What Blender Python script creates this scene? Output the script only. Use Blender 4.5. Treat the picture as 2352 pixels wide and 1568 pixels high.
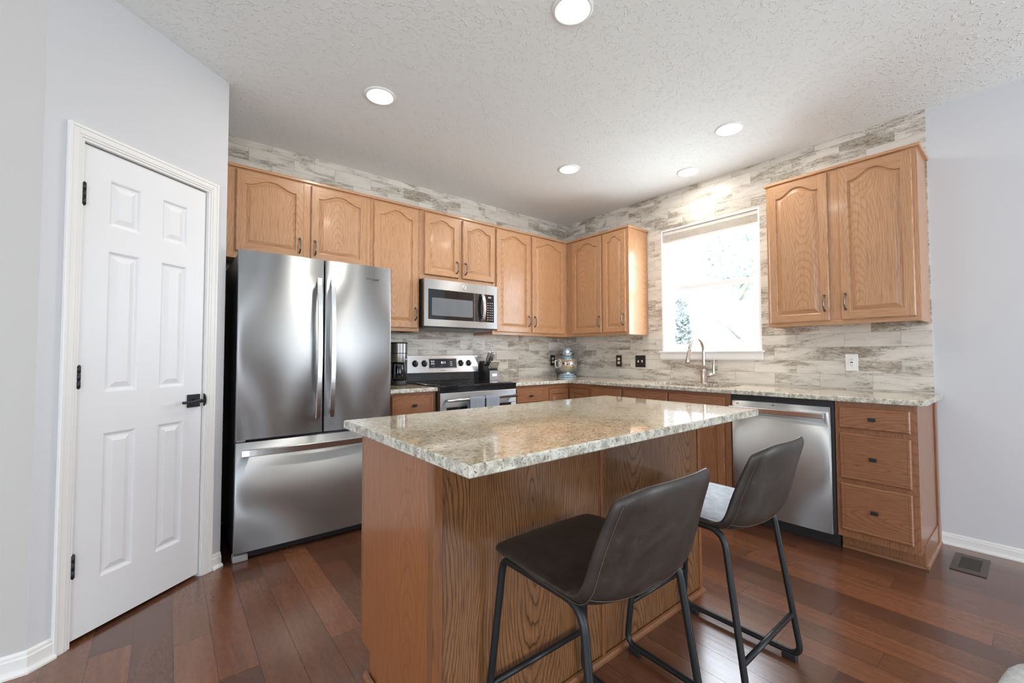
import bpy, bmesh, math, random
from mathutils import Vector, Matrix
random.seed(7)
PI = math.pi
for o in list(bpy.data.objects):
    bpy.data.objects.remove(o, do_unlink=True)
scene = bpy.context.scene
C = scene.collection

# ------------------------------------------------------------------ camera
CAM = Vector((-3.734, -3.568, 1.1582))
YAW, PITCH, ROLL, FPX = -0.6805, 0.0327, -0.0022, 977.15
fw = Vector((math.sin(-YAW) * math.cos(PITCH), math.cos(YAW) * math.cos(PITCH), math.sin(PITCH)))
rt = fw.cross(Vector((0, 0, 1))).normalized()
up = rt.cross(fw)
rt, up = math.cos(ROLL) * rt + math.sin(ROLL) * up, -math.sin(ROLL) * rt + math.cos(ROLL) * up
cd = bpy.data.cameras.new('camera')
cam = bpy.data.objects.new('camera', cd)
C.objects.link(cam)
cam.matrix_world = Matrix(((rt.x, up.x, -fw.x, CAM.x), (rt.y, up.y, -fw.y, CAM.y), (rt.z, up.z, -fw.z, CAM.z), (0, 0, 0, 1)))
cd.sensor_width = 36.0
cd.lens = 36.0 * FPX / 2352.0
cd.clip_start = 0.02
cd.clip_end = 200
scene.camera = cam

# ------------------------------------------------------------------ world, light, exposure
H = 2.725
scene.view_settings.view_transform = 'Standard'
scene.view_settings.look = 'None'
scene.view_settings.gamma = 1.0
scene.view_settings.use_curve_mapping = False
scene.view_settings.exposure = 0.0
w = bpy.data.worlds.new('world')
scene.world = w
w.use_nodes = True
bg = w.node_tree.nodes['Background']
bg.inputs['Color'].default_value = (0.83, 0.91, 1.0, 1)
bg.inputs['Strength'].default_value = 5.0

def area(name, loc, rot, sx, sy, power, col=(1, 1, 1), shape='RECTANGLE', spread=PI):
    l = bpy.data.lights.new(name, 'AREA')
    l.shape = shape
    l.size = sx
    l.size_y = sy
    l.energy = power
    l.color = col
    l.spread = spread
    o = bpy.data.objects.new(name, l)
    o.location = loc
    o.rotation_euler = rot
    C.objects.link(o)
    return o
# added fill lamps at openings behind the camera, tilted up to brighten the ceiling
DAY = (0.90, 0.95, 1.0)
area('daylight_fill', (-0.95, -7.40, 1.30), (PI / 2 + 0.85, 0, 0), 1.5, 2.1, 76, DAY)
area('daylight_fill', (-5.45, -7.40, 1.40), (PI / 2 + 0.85, 0, 0), 1.9, 1.9, 52, DAY)
area('daylight_fill', (-7.35, -4.6, 1.35), (PI / 2 + 0.60, 0, -PI / 2), 3.4, 1.9, 20, DAY)
# daylight through the kitchen window
area('daylight_fill', (0.16, -1.72, 1.78), (PI / 2, 0, PI / 2), 0.84, 1.14, 30, (0.80, 0.89, 1.0))

# ------------------------------------------------------------------ node helpers
def new_mat(name):
    m = bpy.data.materials.new(name)
    m.use_nodes = True
    nt = m.node_tree
    b = nt.nodes['Principled BSDF']
    return m, nt, b

def setin(nt, sock, v):
    if hasattr(v, 'is_output') or hasattr(v, 'links') and not isinstance(v, (tuple, list, float, int)):
        nt.links.new(v, sock)
    elif isinstance(v, (tuple, list)) and len(v) == 3 and len(getattr(sock, 'default_value', (0, 0, 0))) == 4:
        sock.default_value = (*v, 1)
    else:
        sock.default_value = v

def mth(nt, op, a, b=0.0, c=0.0):
    n = nt.nodes.new('ShaderNodeMath')
    n.operation = op
    setin(nt, n.inputs[0], a)
    setin(nt, n.inputs[1], b)
    setin(nt, n.inputs[2], c)
    return n.outputs[0]

def comb(nt, x, y, z):
    n = nt.nodes.new('ShaderNodeCombineXYZ')
    for i, v in enumerate((x, y, z)):
        setin(nt, n.inputs[i], v)
    return n.outputs[0]

def sep(nt, v):
    n = nt.nodes.new('ShaderNodeSeparateXYZ')
    nt.links.new(v, n.inputs[0])
    return n.outputs

def coord(nt, kind='Object'):
    return nt.nodes.new('ShaderNodeTexCoord').outputs[kind]

def wpos(nt):
    return nt.nodes.new('ShaderNodeNewGeometry').outputs['Position']

def scalev(nt, v, s, off=None):
    n = nt.nodes.new('ShaderNodeMapping')
    nt.links.new(v, n.inputs[0])
    n.inputs['Scale'].default_value = s
    if off is not None:
        setin(nt, n.inputs['Location'], off)
    return n.outputs[0]

def noise(nt, v, scale, detail=2.0, rough=0.5, dist=0.0):
    n = nt.nodes.new('ShaderNodeTexNoise')
    nt.links.new(v, n.inputs['Vector'])
    n.inputs['Scale'].default_value = scale
    n.inputs['Detail'].default_value = detail
    n.inputs['Roughness'].default_value = rough
    n.inputs['Distortion'].default_value = dist
    return n.outputs['Fac']

def voro(nt, v, scale, out='Distance', feature='F1', rnd=1.0):
    n = nt.nodes.new('ShaderNodeTexVoronoi')
    n.feature = feature
    nt.links.new(v, n.inputs['Vector'])
    n.inputs['Scale'].default_value = scale
    n.inputs['Randomness'].default_value = rnd
    return n.outputs[out]

def white(nt, v):
    n = nt.nodes.new('ShaderNodeTexWhiteNoise')
    n.noise_dimensions = '3D'
    nt.links.new(v, n.inputs['Vector'])
    return n.outputs['Value']

def ramp(nt, f, stops, interp='LINEAR'):
    n = nt.nodes.new('ShaderNodeValToRGB')
    n.color_ramp.interpolation = interp
    el = n.color_ramp.elements
    while len(el) < len(stops):
        el.new(0.5)
    for e, (p, c) in zip(el, stops):
        e.position = p
        if not isinstance(c, (tuple, list)):
            c = (c, c, c)
        e.color = (*c[:3], 1)
    nt.links.new(f, n.inputs[0])
    return n.outputs[0]

def mix(nt, f, a, b, mode='MIX'):
    n = nt.nodes.new('ShaderNodeMix')
    n.data_type = 'RGBA'
    n.blend_type = mode
    setin(nt, n.inputs['Factor'], f)
    setin(nt, n.inputs[6], a)
    setin(nt, n.inputs[7], b)
    return n.outputs[2]

def bump(nt, b, h, strength=0.3, dist=0.01, chain=None):
    n = nt.nodes.new('ShaderNodeBump')
    n.inputs['Strength'].default_value = strength
    n.inputs['Distance'].default_value = dist
    nt.links.new(h, n.inputs['Height'])
    if chain is not None:
        nt.links.new(chain, n.inputs['Normal'])
    nt.links.new(n.outputs[0], b.inputs['Normal'])
    return n.outputs[0]

def srgb(r, g, b):
    return tuple(((c / 255) / 12.92 if c / 255 <= 0.04045 else ((c / 255 + 0.055) / 1.055) ** 2.4) for c in (r, g, b))

def plain(name, col, rough=0.5, metal=0.0, coat=0.0, var=0.04, vs=14.0, emit=None, estr=0.0, spec=0.5):
    m, nt, b = new_mat(name)
    n = noise(nt, coord(nt), vs, 3)
    lo = tuple(c * (1 - var) for c in col)
    hi = tuple(min(1, c * (1 + var)) for c in col)
    setin(nt, b.inputs['Base Color'], ramp(nt, n, [(0.3, lo), (0.7, hi)]))
    b.inputs['Roughness'].default_value = rough
    b.inputs['Metallic'].default_value = metal
    b.inputs['Coat Weight'].default_value = coat
    b.inputs['Specular IOR Level'].default_value = spec
    if emit:
        b.inputs['Emission Color'].default_value = (*emit, 1)
        b.inputs['Emission Strength'].default_value = estr
    return m

# ------------------------------------------------------------------ materials
MAT = {}
def oak(name, light, dark, horiz=False, contrast=0.5, rough=0.32, period=0.011, coat=0.15, wobble=0.085, porec=0.8):
    m, nt, b = new_mat(name)
    p = sep(nt, coord(nt))
    oi = nt.nodes.new('ShaderNodeObjectInfo').outputs['Random']
    s = mth(nt, 'ADD', p[0], p[1])
    al, ac = (s, p[2]) if horiz else (p[2], s)
    oi2 = mth(nt, 'FRACT', mth(nt, 'MULTIPLY', oi, 17.3))
    # cathedral figure: conic sections of growth rings, drifting across the board
    off = mth(nt, 'MULTIPLY', mth(nt, 'SUBTRACT', oi, 0.5), 0.35)
    al2 = mth(nt, 'ADD', al, mth(nt, 'MULTIPLY', oi2, 1.4))
    wob = noise(nt, comb(nt, mth(nt, 'MULTIPLY', ac, 5.0), mth(nt, 'MULTIPLY', al2, 1.6), oi), 1.0, 2.0, 0.5)
    acw = mth(nt, 'ADD', mth(nt, 'ADD', ac, off), mth(nt, 'MULTIPLY', mth(nt, 'SUBTRACT', wob, 0.5), wobble))
    fr = mth(nt, 'PINGPONG', mth(nt, 'ADD', acw, 3.0), 0.21)
    az = mth(nt, 'MULTIPLY', mth(nt, 'PINGPONG', al2, 0.9), 0.16)
    r = mth(nt, 'SQRT', mth(nt, 'ADD', mth(nt, 'MULTIPLY', fr, fr), mth(nt, 'MULTIPLY', az, az)))
    fine = noise(nt, comb(nt, mth(nt, 'MULTIPLY', ac, 40.0), mth(nt, 'MULTIPLY', al2, 3.0), oi), 1.0, 3.0, 0.6)
    ph = mth(nt, 'ADD', mth(nt, 'DIVIDE', r, period), mth(nt, 'MULTIPLY', fine, 0.8))
    ring = mth(nt, 'FRACT', ph)
    ringf = ramp(nt, ring, [(0.0, 1.0), (0.14, 0.30), (0.5, 0.0), (0.90, 0.15), (0.97, 1.0)])
    pores = noise(nt, comb(nt, mth(nt, 'MULTIPLY', ac, 420.0), mth(nt, 'MULTIPLY', al2, 9.0), oi), 1.0, 2.0, 0.6)
    poref = ramp(nt, pores, [(0.48, 0.0), (0.74, 1.0)])
    big = noise(nt, comb(nt, mth(nt, 'MULTIPLY', ac, 9.0), mth(nt, 'MULTIPLY', al2, 0.8), oi2), 1.0, 2.0)
    base = mix(nt, ramp(nt, big, [(0.3, 0.0), (0.7, 0.45)]), light, tuple(0.72 * a + 0.28 * d for a, d in zip(light, dark)))
    c1 = mix(nt, mth(nt, 'MULTIPLY', ringf, contrast), base, dark)
    c2 = mix(nt, mth(nt, 'MULTIPLY', poref, porec), c1, dark)
    tone = mth(nt, 'ADD', 0.93, mth(nt, 'MULTIPLY', oi2, 0.14))
    c3 = mix(nt, 1.0, c2, comb(nt, tone, tone, tone), 'MULTIPLY')
    setin(nt, b.inputs['Base Color'], c3)
    b.inputs['Roughness'].default_value = rough
    b.inputs['Coat Weight'].default_value = coat
    b.inputs['Coat Roughness'].default_value = 0.12
    bump(nt, b, poref, 0.06, 0.002)
    MAT[name] = m
    return m
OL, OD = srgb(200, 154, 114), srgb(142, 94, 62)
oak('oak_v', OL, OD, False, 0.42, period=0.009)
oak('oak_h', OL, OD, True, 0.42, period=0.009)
OL_SHADE, OD_SHADE = srgb(158, 108, 74), srgb(98, 58, 36)  # darker copy of the cabinet oak, weaker light low down painted in
oak('oak_shade_v', OL_SHADE, OD_SHADE, False, 0.45, period=0.009)
oak('oak_shade_h', OL_SHADE, OD_SHADE, True, 0.5)
oak('oak_island', srgb(146, 102, 66), srgb(52, 30, 17), False, 0.82, 0.28, 0.0105, 0.3, 0.12, 0.9)
oak('oak_island_side', srgb(166, 104, 58), srgb(108, 58, 28), False, 0.4, 0.28, 0.012, 0.3)
oak('oak_island_trim', srgb(144, 94, 58), srgb(90, 54, 32), False, 0.3, 0.3)

def granite():
    m, nt, b = new_mat('granite')
    v = wpos(nt)
    big = noise(nt, v, 14, 3, 0.6)
    mid = noise(nt, scalev(nt, v, (0.6, 1.2, 1)), 95, 4, 0.7, 0.5)
    sm = noise(nt, v, 150, 3, 0.7)
    dk = noise(nt, scalev(nt, v, (0.6, 1.2, 1), (3.1, 1.7, 0.3)), 120, 4, 0.7, 0.6)
    dk2 = noise(nt, scalev(nt, v, (1, 1, 1), (8.1, 2.7, 5.3)), 24, 3, 0.6)
    c = mix(nt, ramp(nt, big, [(0.35, 0.0), (0.65, 1.0)]), srgb(228, 217, 192), srgb(208, 190, 156))
    c = mix(nt, ramp(nt, mid, [(0.46, 0.0), (0.62, 0.8)]), c, srgb(166, 140, 102))
    c = mix(nt, ramp(nt, sm, [(0.52, 0.0), (0.66, 0.7)]), c, srgb(238, 233, 220))
    dm = mth(nt, 'ADD', dk, mth(nt, 'MULTIPLY', mth(nt, 'SUBTRACT', dk2, 0.5), 0.30))
    c = mix(nt, ramp(nt, dm, [(0.565, 0.0), (0.63, 0.9)]), c, srgb(84, 74, 60))
    setin(nt, b.inputs['Base Color'], c)
    b.inputs['Roughness'].default_value = 0.075
    b.inputs['Coat Weight'].default_value = 0.4
    b.inputs['Coat Roughness'].default_value = 0.03
    MAT['granite'] = m
    # rough split edge of the slabs
    m2, nt, b = new_mat('granite_edge')
    v = wpos(nt)
    dk = noise(nt, v, 85, 5, 0.72, 0.9)
    gr = noise(nt, v, 40, 3, 0.6)
    c = mix(nt, ramp(nt, gr, [(0.4, 0.0), (0.62, 1.0)]), srgb(222, 219, 206), srgb(170, 164, 148))
    c = mix(nt, ramp(nt, dk, [(0.55, 0.0), (0.62, 0.88)]), c, srgb(74, 67, 58))
    setin(nt, b.inputs['Base Color'], c)
    b.inputs['Roughness'].default_value = 0.3
    bump(nt, b, dk, 0.5, 0.004)
    MAT['granite_edge'] = m2
granite()

def tile(name, axis, joint, row0):
    m, nt, b = new_mat(name)
    p = sep(nt, wpos(nt))
    h = p[axis]
    z = mth(nt, 'SUBTRACT', p[2], row0)
    rowf = mth(nt, 'DIVIDE', z, 0.0975)
    row = mth(nt, 'FLOOR', rowf)
    par = mth(nt, 'MULTIPLY', mth(nt, 'MODULO', mth(nt, 'ADD', row, 20.0), 2.0), 0.5)
    colf = mth(nt, 'ADD', mth(nt, 'DIVIDE', mth(nt, 'SUBTRACT', h, joint), 0.30), par)
    colf = mth(nt, 'ADD', colf, 40.0)
    col = mth(nt, 'FLOOR', colf)
    fx = mth(nt, 'FRACT', colf)
    fz = mth(nt, 'FRACT', mth(nt, 'ADD', rowf, 20.0))
    ex = mth(nt, 'MULTIPLY', mth(nt, 'MINIMUM', fx, mth(nt, 'SUBTRACT', 1.0, fx)), 0.30)
    ez = mth(nt, 'MULTIPLY', mth(nt, 'MINIMUM', fz, mth(nt, 'SUBTRACT', 1.0, fz)), 0.0975)
    edge = mth(nt, 'MINIMUM', ex, ez)
    grout = ramp(nt, mth(nt, 'MULTIPLY', edge, 100.0), [(0.07, 1.0), (0.13, 0.0)])
    r1 = white(nt, comb(nt, col, row, 1.3))
    r2 = white(nt, comb(nt, col, row, 7.9))
    sh = mth(nt, 'MULTIPLY', r1, 37.0)
    v1 = comb(nt, mth(nt, 'MULTIPLY', h, 6.5), mth(nt, 'MULTIPLY', p[2], 42.0), sh)
    streak = noise(nt, v1, 1.0, 8, 0.74, 1.0)
    v2 = comb(nt, mth(nt, 'MULTIPLY', h, 2.6), mth(nt, 'MULTIPLY', p[2], 9.0), sh)
    patch = noise(nt, v2, 1.0, 3, 0.55, 0.6)
    v3 = comb(nt, mth(nt, 'MULTIPLY', h, 13.0), mth(nt, 'MULTIPLY', p[2], 75.0), sh)
    fine = noise(nt, v3, 1.0, 4, 0.6, 1.6)
    base = mix(nt, ramp(nt, patch, [(0.3, 0.0), (0.7, 1.0)]), srgb(228, 223, 213), srgb(203, 195, 183))
    pm = mth(nt, 'ADD', mth(nt, 'MULTIPLY', streak, 0.46), mth(nt, 'MULTIPLY', patch, 0.64))
    pm = mth(nt, 'ADD', pm, mth(nt, 'MULTIPLY', mth(nt, 'SUBTRACT', r2, 0.5), 0.10))
    c = mix(nt, ramp(nt, pm, [(0.565, 0.0), (0.69, 0.8)]), base, srgb(158, 145, 126))
    # crackle lines where the paint has chipped off
    ln = mth(nt, 'ABSOLUTE', mth(nt, 'SUBTRACT', fine, 0.52))
    lnm = ramp(nt, ln, [(0.0, 1.0), (0.016, 0.9), (0.034, 0.0)])
    lnw = mth(nt, 'MULTIPLY', lnm, ramp(nt, pm, [(0.535, 0.0), (0.60, 0.9)]))
    c = mix(nt, lnw, c, srgb(98, 86, 72))
    c = mix(nt, ramp(nt, fine, [(0.60, 0.0), (0.72, 0.45)]), c, srgb(176, 166, 150))
    tone = mth(nt, 'ADD', 0.94, mth(nt, 'MULTIPLY', r1, 0.10))
    c = mix(nt, 1.0, c, comb(nt, tone, tone, tone), 'MULTIPLY')
    c = mix(nt, grout, c, srgb(168, 162, 152))
    setin(nt, b.inputs['Base Color'], c)
    b.inputs['Roughness'].default_value = 0.28
    hgt = mth(nt, 'SUBTRACT', mth(nt, 'MULTIPLY', streak, 0.15), grout)
    bump(nt, b, hgt, 0.3, 0.002)
    MAT[name] = m
tile('tile_back', 0, -1.802, 1.213)
tile('tile_right', 1, -1.206, 1.0185)

def floor_mat():
    m, nt, b = new_mat('hardwood')
    p = sep(nt, wpos(nt))
    cf = mth(nt, 'ADD', mth(nt, 'DIVIDE', mth(nt, 'ADD', p[0], 1.165), 0.1265), 100.0)
    col = mth(nt, 'FLOOR', cf)
    fx = mth(nt, 'FRACT', cf)
    r0 = white(nt, comb(nt, col, 3.0, 0.5))
    rf = mth(nt, 'ADD', mth(nt, 'DIVIDE', p[1], 0.95), mth(nt, 'MULTIPLY', r0, 9.0))
    rf = mth(nt, 'ADD', rf, 40.0)
    row = mth(nt, 'FLOOR', rf)
    fy = mth(nt, 'FRACT', rf)
    ex = mth(nt, 'MULTIPLY', mth(nt, 'MINIMUM', fx, mth(nt, 'SUBTRACT', 1.0, fx)), 0.1265)
    ey = mth(nt, 'MULTIPLY', mth(nt, 'MINIMUM', fy, mth(nt, 'SUBTRACT', 1.0, fy)), 0.95)
    gap = ramp(nt, mth(nt, 'MULTIPLY', mth(nt, 'MINIMUM', ex, ey), 100.0), [(0.03, 1.0), (0.14, 0.0)])
    r1 = white(nt, comb(nt, col, row, 1.0))
    r2 = white(nt, comb(nt, col, row, 5.0))
    g = noise(nt, comb(nt, mth(nt, 'MULTIPLY', p[0], 34.0), mth(nt, 'MULTIPLY', p[1], 2.6), mth(nt, 'MULTIPLY', r1, 31.0)), 1.0, 5, 0.62, 0.5)
    blot = noise(nt, comb(nt, mth(nt, 'MULTIPLY', p[0], 7.0), mth(nt, 'MULTIPLY', p[1], 3.0), mth(nt, 'MULTIPLY', r2, 31.0)), 1.0, 3, 0.5)
    sp = noise(nt, scalev(nt, wpos(nt), (1.0, 0.35, 1.0)), 75, 2, 0.55)
    c = mix(nt, ramp(nt, r1, [(0.0, 0.0), (1.0, 1.0)]), srgb(76, 46, 34), srgb(136, 86, 58))
    c = mix(nt, ramp(nt, g, [(0.25, 0.5), (0.7, 0.0)]), c, srgb(58, 31, 22))
    c = mix(nt, ramp(nt, blot, [(0.2, 0.0), (0.9, 0.35)]), c, srgb(136, 90, 62))
    c = mix(nt, ramp(nt, sp, [(0.3, 0.22), (0.62, 0.0)]), c, srgb(60, 34, 26))
    c = mix(nt, gap, c, srgb(40, 20, 14))
    setin(nt, b.inputs['Base Color'], c)
    rr = ramp(nt, blot, [(0.2, 0.20), (0.8, 0.30)])
    setin(nt, b.inputs['Roughness'], rr)
    b.inputs['Coat Weight'].default_value = 0.6
    b.inputs['Coat Roughness'].default_value = 0.20
    scr = noise(nt, comb(nt, mth(nt, 'MULTIPLY', p[0], 55.0), mth(nt, 'MULTIPLY', p[1], 3.5), mth(nt, 'MULTIPLY', r1, 11.0)), 1.0, 2, 0.5)
    hgt = mth(nt, 'SUBTRACT', scr, mth(nt, 'MULTIPLY', gap, 0.8))
    bump(nt, b, hgt, 0.22, 0.003)
    MAT['floor'] = m
floor_mat()

def ceiling_mat():
    m, nt, b = new_mat('stomped_ceiling')
    v = wpos(nt)
    n1 = noise(nt, v, 27, 1, 0.5, 0.7)
    ridge = mth(nt, 'SUBTRACT', 1.0, mth(nt, 'MULTIPLY', mth(nt, 'ABSOLUTE', mth(nt, 'SUBTRACT', n1, 0.5)), 20.0))
    ridge = mth(nt, 'MAXIMUM', ridge, 0.0)
    msk = noise(nt, v, 38, 1)
    h = mth(nt, 'MULTIPLY', ridge, ramp(nt, msk, [(0.46, 0.0), (0.56, 1.0)]))
    h = mth(nt, 'ADD', h, mth(nt, 'MULTIPLY', noise(nt, v, 120, 2), 0.15))
    setin(nt, b.inputs['Base Color'], (*srgb(239, 243, 242), 1))
    b.inputs['Roughness'].default_value = 0.9
    bump(nt, b, h, 0.5, 0.007)
    MAT['ceiling'] = m
ceiling_mat()

def paint(name, col, rough=0.75):
    m, nt, b = new_mat(name)
    n = noise(nt, wpos(nt), 260, 2)
    setin(nt, b.inputs['Base Color'], (*col, 1))
    b.inputs['Roughness'].default_value = rough
    bump(nt, b, n, 0.08, 0.002)
    MAT[name] = m
paint('wall', srgb(209, 210, 213))
paint('wall_left', srgb(196, 194, 190))  # darker copy of the wall paint, that side's shade put into the colour
paint('trim_white', srgb(232, 231, 229), 0.35)

def door_white():
    m, nt, b = new_mat('door_white')
    p = sep(nt, coord(nt))
    g = noise(nt, comb(nt, mth(nt, 'MULTIPLY', mth(nt, 'ADD', p[0], p[1]), 260.0), mth(nt, 'MULTIPLY', p[2], 9.0), 0.0), 1.0, 3, 0.6, 0.4)
    setin(nt, b.inputs['Base Color'], (*srgb(231, 232, 234), 1))
    b.inputs['Roughness'].default_value = 0.38
    bump(nt, b, g, 0.12, 0.0012)
    MAT['door_white'] = m
door_white()

def steel(name, col=(0.60, 0.60, 0.60), rough=0.24, aniso=0.75, grain=0, rot=0.25):
    m, nt, b = new_mat(name)
    p = sep(nt, coord(nt))
    a, c = (p[2], mth(nt, 'ADD', p[0], p[1])) if grain == 0 else (mth(nt, 'ADD', p[0], p[1]), p[2])
    n = noise(nt, comb(nt, mth(nt, 'MULTIPLY', a, 900.0), mth(nt, 'MULTIPLY', c, 6.0), 0.0), 1.0, 2, 0.6)
    lo = tuple(x * 0.95 for x in col)
    setin(nt, b.inputs['Base Color'], ramp(nt, n, [(0.3, lo), (0.7, col)]))
    b.inputs['Metallic'].default_value = 1.0
    setin(nt, b.inputs['Roughness'], ramp(nt, n, [(0.3, rough * 0.92), (0.7, rough * 1.08)]))
    b.inputs['Anisotropic'].default_value = aniso
    b.inputs['Anisotropic Rotation'].default_value = rot
    t = nt.nodes.new('ShaderNodeTangent')
    t.direction_type = 'RADIAL'
    t.axis = 'Z'
    nt.links.new(t.outputs[0], b.inputs['Tangent'])
    MAT[name] = m
steel('steel', (0.56, 0.58, 0.595), 0.42, 0.93)
steel('steel_bright', (0.71, 0.73, 0.745), 0.24, 0.3)
MAT['chrome'] = plain('chrome', (0.8, 0.79, 0.77), 0.08, 1.0, var=0.01)
MAT['nickel'] = plain('brushed_nickel', (0.60, 0.57, 0.53), 0.26, 1.0, var=0.02)
MAT['pull'] = plain('antique_pewter', (0.22, 0.20, 0.18), 0.32, 1.0, var=0.15)
MAT['black_metal'] = plain('black_metal', (0.018, 0.020, 0.022), 0.38, 0.3, var=0.1)
MAT['black_gloss'] = plain('black_gloss', (0.012, 0.014, 0.016), 0.06, 0.0, 0.5)
MAT['black_plastic'] = plain('black_plastic', (0.02, 0.02, 0.022), 0.42)
MAT['dark_side'] = plain('dark_appliance_side', (0.045, 0.048, 0.05), 0.35, 0.2)
MAT['grey_plastic'] = plain('grey_plastic', srgb(150, 148, 148), 0.45)
MAT['white_plastic'] = plain('white_plastic', srgb(238, 238, 236), 0.35)
MAT['almond'] = plain('almond_plastic', srgb(222, 216, 206), 0.35)
MAT['bronze_plate'] = plain('bronze_plate', srgb(54, 42, 38), 0.35, 0.2)
MAT['hinge'] = plain('dark_hinge_metal', srgb(58, 60, 64), 0.45, 0.6)
MAT['ice_blue'] = plain('ice_blue_enamel', srgb(150, 176, 190), 0.12, 0.0, 0.6, var=0.01)
MAT['towel'] = None
MAT['vent'] = plain('vent_bronze', srgb(92, 84, 78), 0.45, 0.4)
MAT['white_label'] = plain('white_label', srgb(240, 240, 240), 0.4)
MAT['print_dark'] = plain('print_dark', srgb(70, 72, 76), 0.4)
MAT['screen'] = plain('screen_glass', srgb(46, 54, 62), 0.08)
MAT['digits'] = plain('lit_digits', (0.8, 0.9, 1.0), 0.5, emit=(0.8, 0.92, 1.0), estr=1.2)
MAT['bulb'] = plain('lamp_lens', (1, 1, 1), 0.5, emit=(1.0, 0.93, 0.84), estr=42.0)
MAT['vinyl'] = plain('window_vinyl', srgb(240, 241, 243), 0.35, var=0.01)
MAT['shade_fabric'] = plain('shade_fabric', srgb(224, 219, 212), 0.8, var=0.05, vs=40)
MAT['mesh_glass'] = plain('oven_window_mesh', srgb(112, 116, 120), 0.22)
MAT['sink_steel'] = plain('sink_steel', (0.55, 0.55, 0.55), 0.3, 1.0)

def towel_mat():
    m, nt, b = new_mat('waffle_towel')
    p = sep(nt, wpos(nt))
    wv = mth(nt, 'MULTIPLY', mth(nt, 'SINE', mth(nt, 'MULTIPLY', p[0], 620.0)), mth(nt, 'SINE', mth(nt, 'MULTIPLY', p[2], 420.0)))
    c = ramp(nt, wv, [(0.0, srgb(128, 134, 144)), (0.6, srgb(172, 178, 186))])
    setin(nt, b.inputs['Base Color'], c)
    b.inputs['Roughness'].default_value = 0.95
    bump(nt, b, wv, 0.5, 0.002)
    MAT['towel'] = m
towel_mat()

def leather():
    m, nt, b = new_mat('dark_leather')
    v = coord(nt)
    n = noise(nt, v, 9, 5, 0.65, 0.8)
    n2 = noise(nt, v, 300, 2)
    n3 = noise(nt, v, 40, 5, 0.7)
    c = mix(nt, ramp(nt, n, [(0.35, 0.0), (0.7, 1.0)]), srgb(40, 33, 29), srgb(62, 55, 50))
    c = mix(nt, ramp(nt, n3, [(0.55, 0.0), (0.8, 0.5)]), c, srgb(86, 80, 75))
    setin(nt, b.inputs['Base Color'], c)
    setin(nt, b.inputs['Roughness'], ramp(nt, n3, [(0.3, 0.37), (0.7, 0.45)]))
    bump(nt, b, n2, 0.12, 0.001)
    MAT['leather'] = m
    MAT['stitch'] = plain('stitching', srgb(96, 80, 66), 0.7)
leather()

def glass(name, col=(1, 1, 1), rough=0.0):
    m, nt, b = new_mat(name)
    b.inputs['Base Color'].default_value = (*col, 1)
    b.inputs['Roughness'].default_value = rough
    b.inputs['Transmission Weight'].default_value = 1.0
    b.inputs['IOR'].default_value = 1.45
    MAT[name] = m
glass('dark_glass', (0.25, 0.3, 0.36))
def pane_glass():
    m = bpy.data.materials.new('window_glass')
    m.use_nodes = True
    nt = m.node_tree
    nt.nodes.clear()
    o = nt.nodes.new('ShaderNodeOutputMaterial')
    t = nt.nodes.new('ShaderNodeBsdfTransparent')
    g = nt.nodes.new('ShaderNodeBsdfGlossy')
    g.inputs['Roughness'].default_value = 0.02
    mx = nt.nodes.new('ShaderNodeMixShader')
    mx.inputs[0].default_value = 0.05
    nt.links.new(t.outputs[0], mx.inputs[1])
    nt.links.new(g.outputs[0], mx.inputs[2])
    nt.links.new(mx.outputs[0], o.inputs[0])
    MAT['pane'] = m
pane_glass()
def fleece():
    m, nt, b = new_mat('off_white_fleece')
    n = noise(nt, wpos(nt), 18, 5, 0.7, 0.5)
    setin(nt, b.inputs['Base Color'], ramp(nt, n, [(0.3, srgb(170, 174, 178)), (0.65, srgb(214, 214, 211))]))
    b.inputs['Roughness'].default_value = 0.95
    bump(nt, b, n, 0.6, 0.01)
    MAT['fleece'] = m
fleece()
MAT['leaf'] = plain('leaf', srgb(186, 196, 196), 0.6, var=0.3, vs=3)  # leaves greyed near white, outdoor overexposure put into their colour
MAT['bark'] = plain('bark', srgb(200, 200, 202), 0.9, var=0.3, vs=8)  # trunk paled the same way, glare painted into the bark
MAT['lawn'] = plain('lawn', srgb(130, 140, 100), 0.9, var=0.2, vs=3)
MAT['rear_wall'] = plain('dimmed_rear_wall', srgb(168, 166, 163), 0.8, var=0.02)  # greyed to paint in dimmer light and darken the fridge reflection

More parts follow.
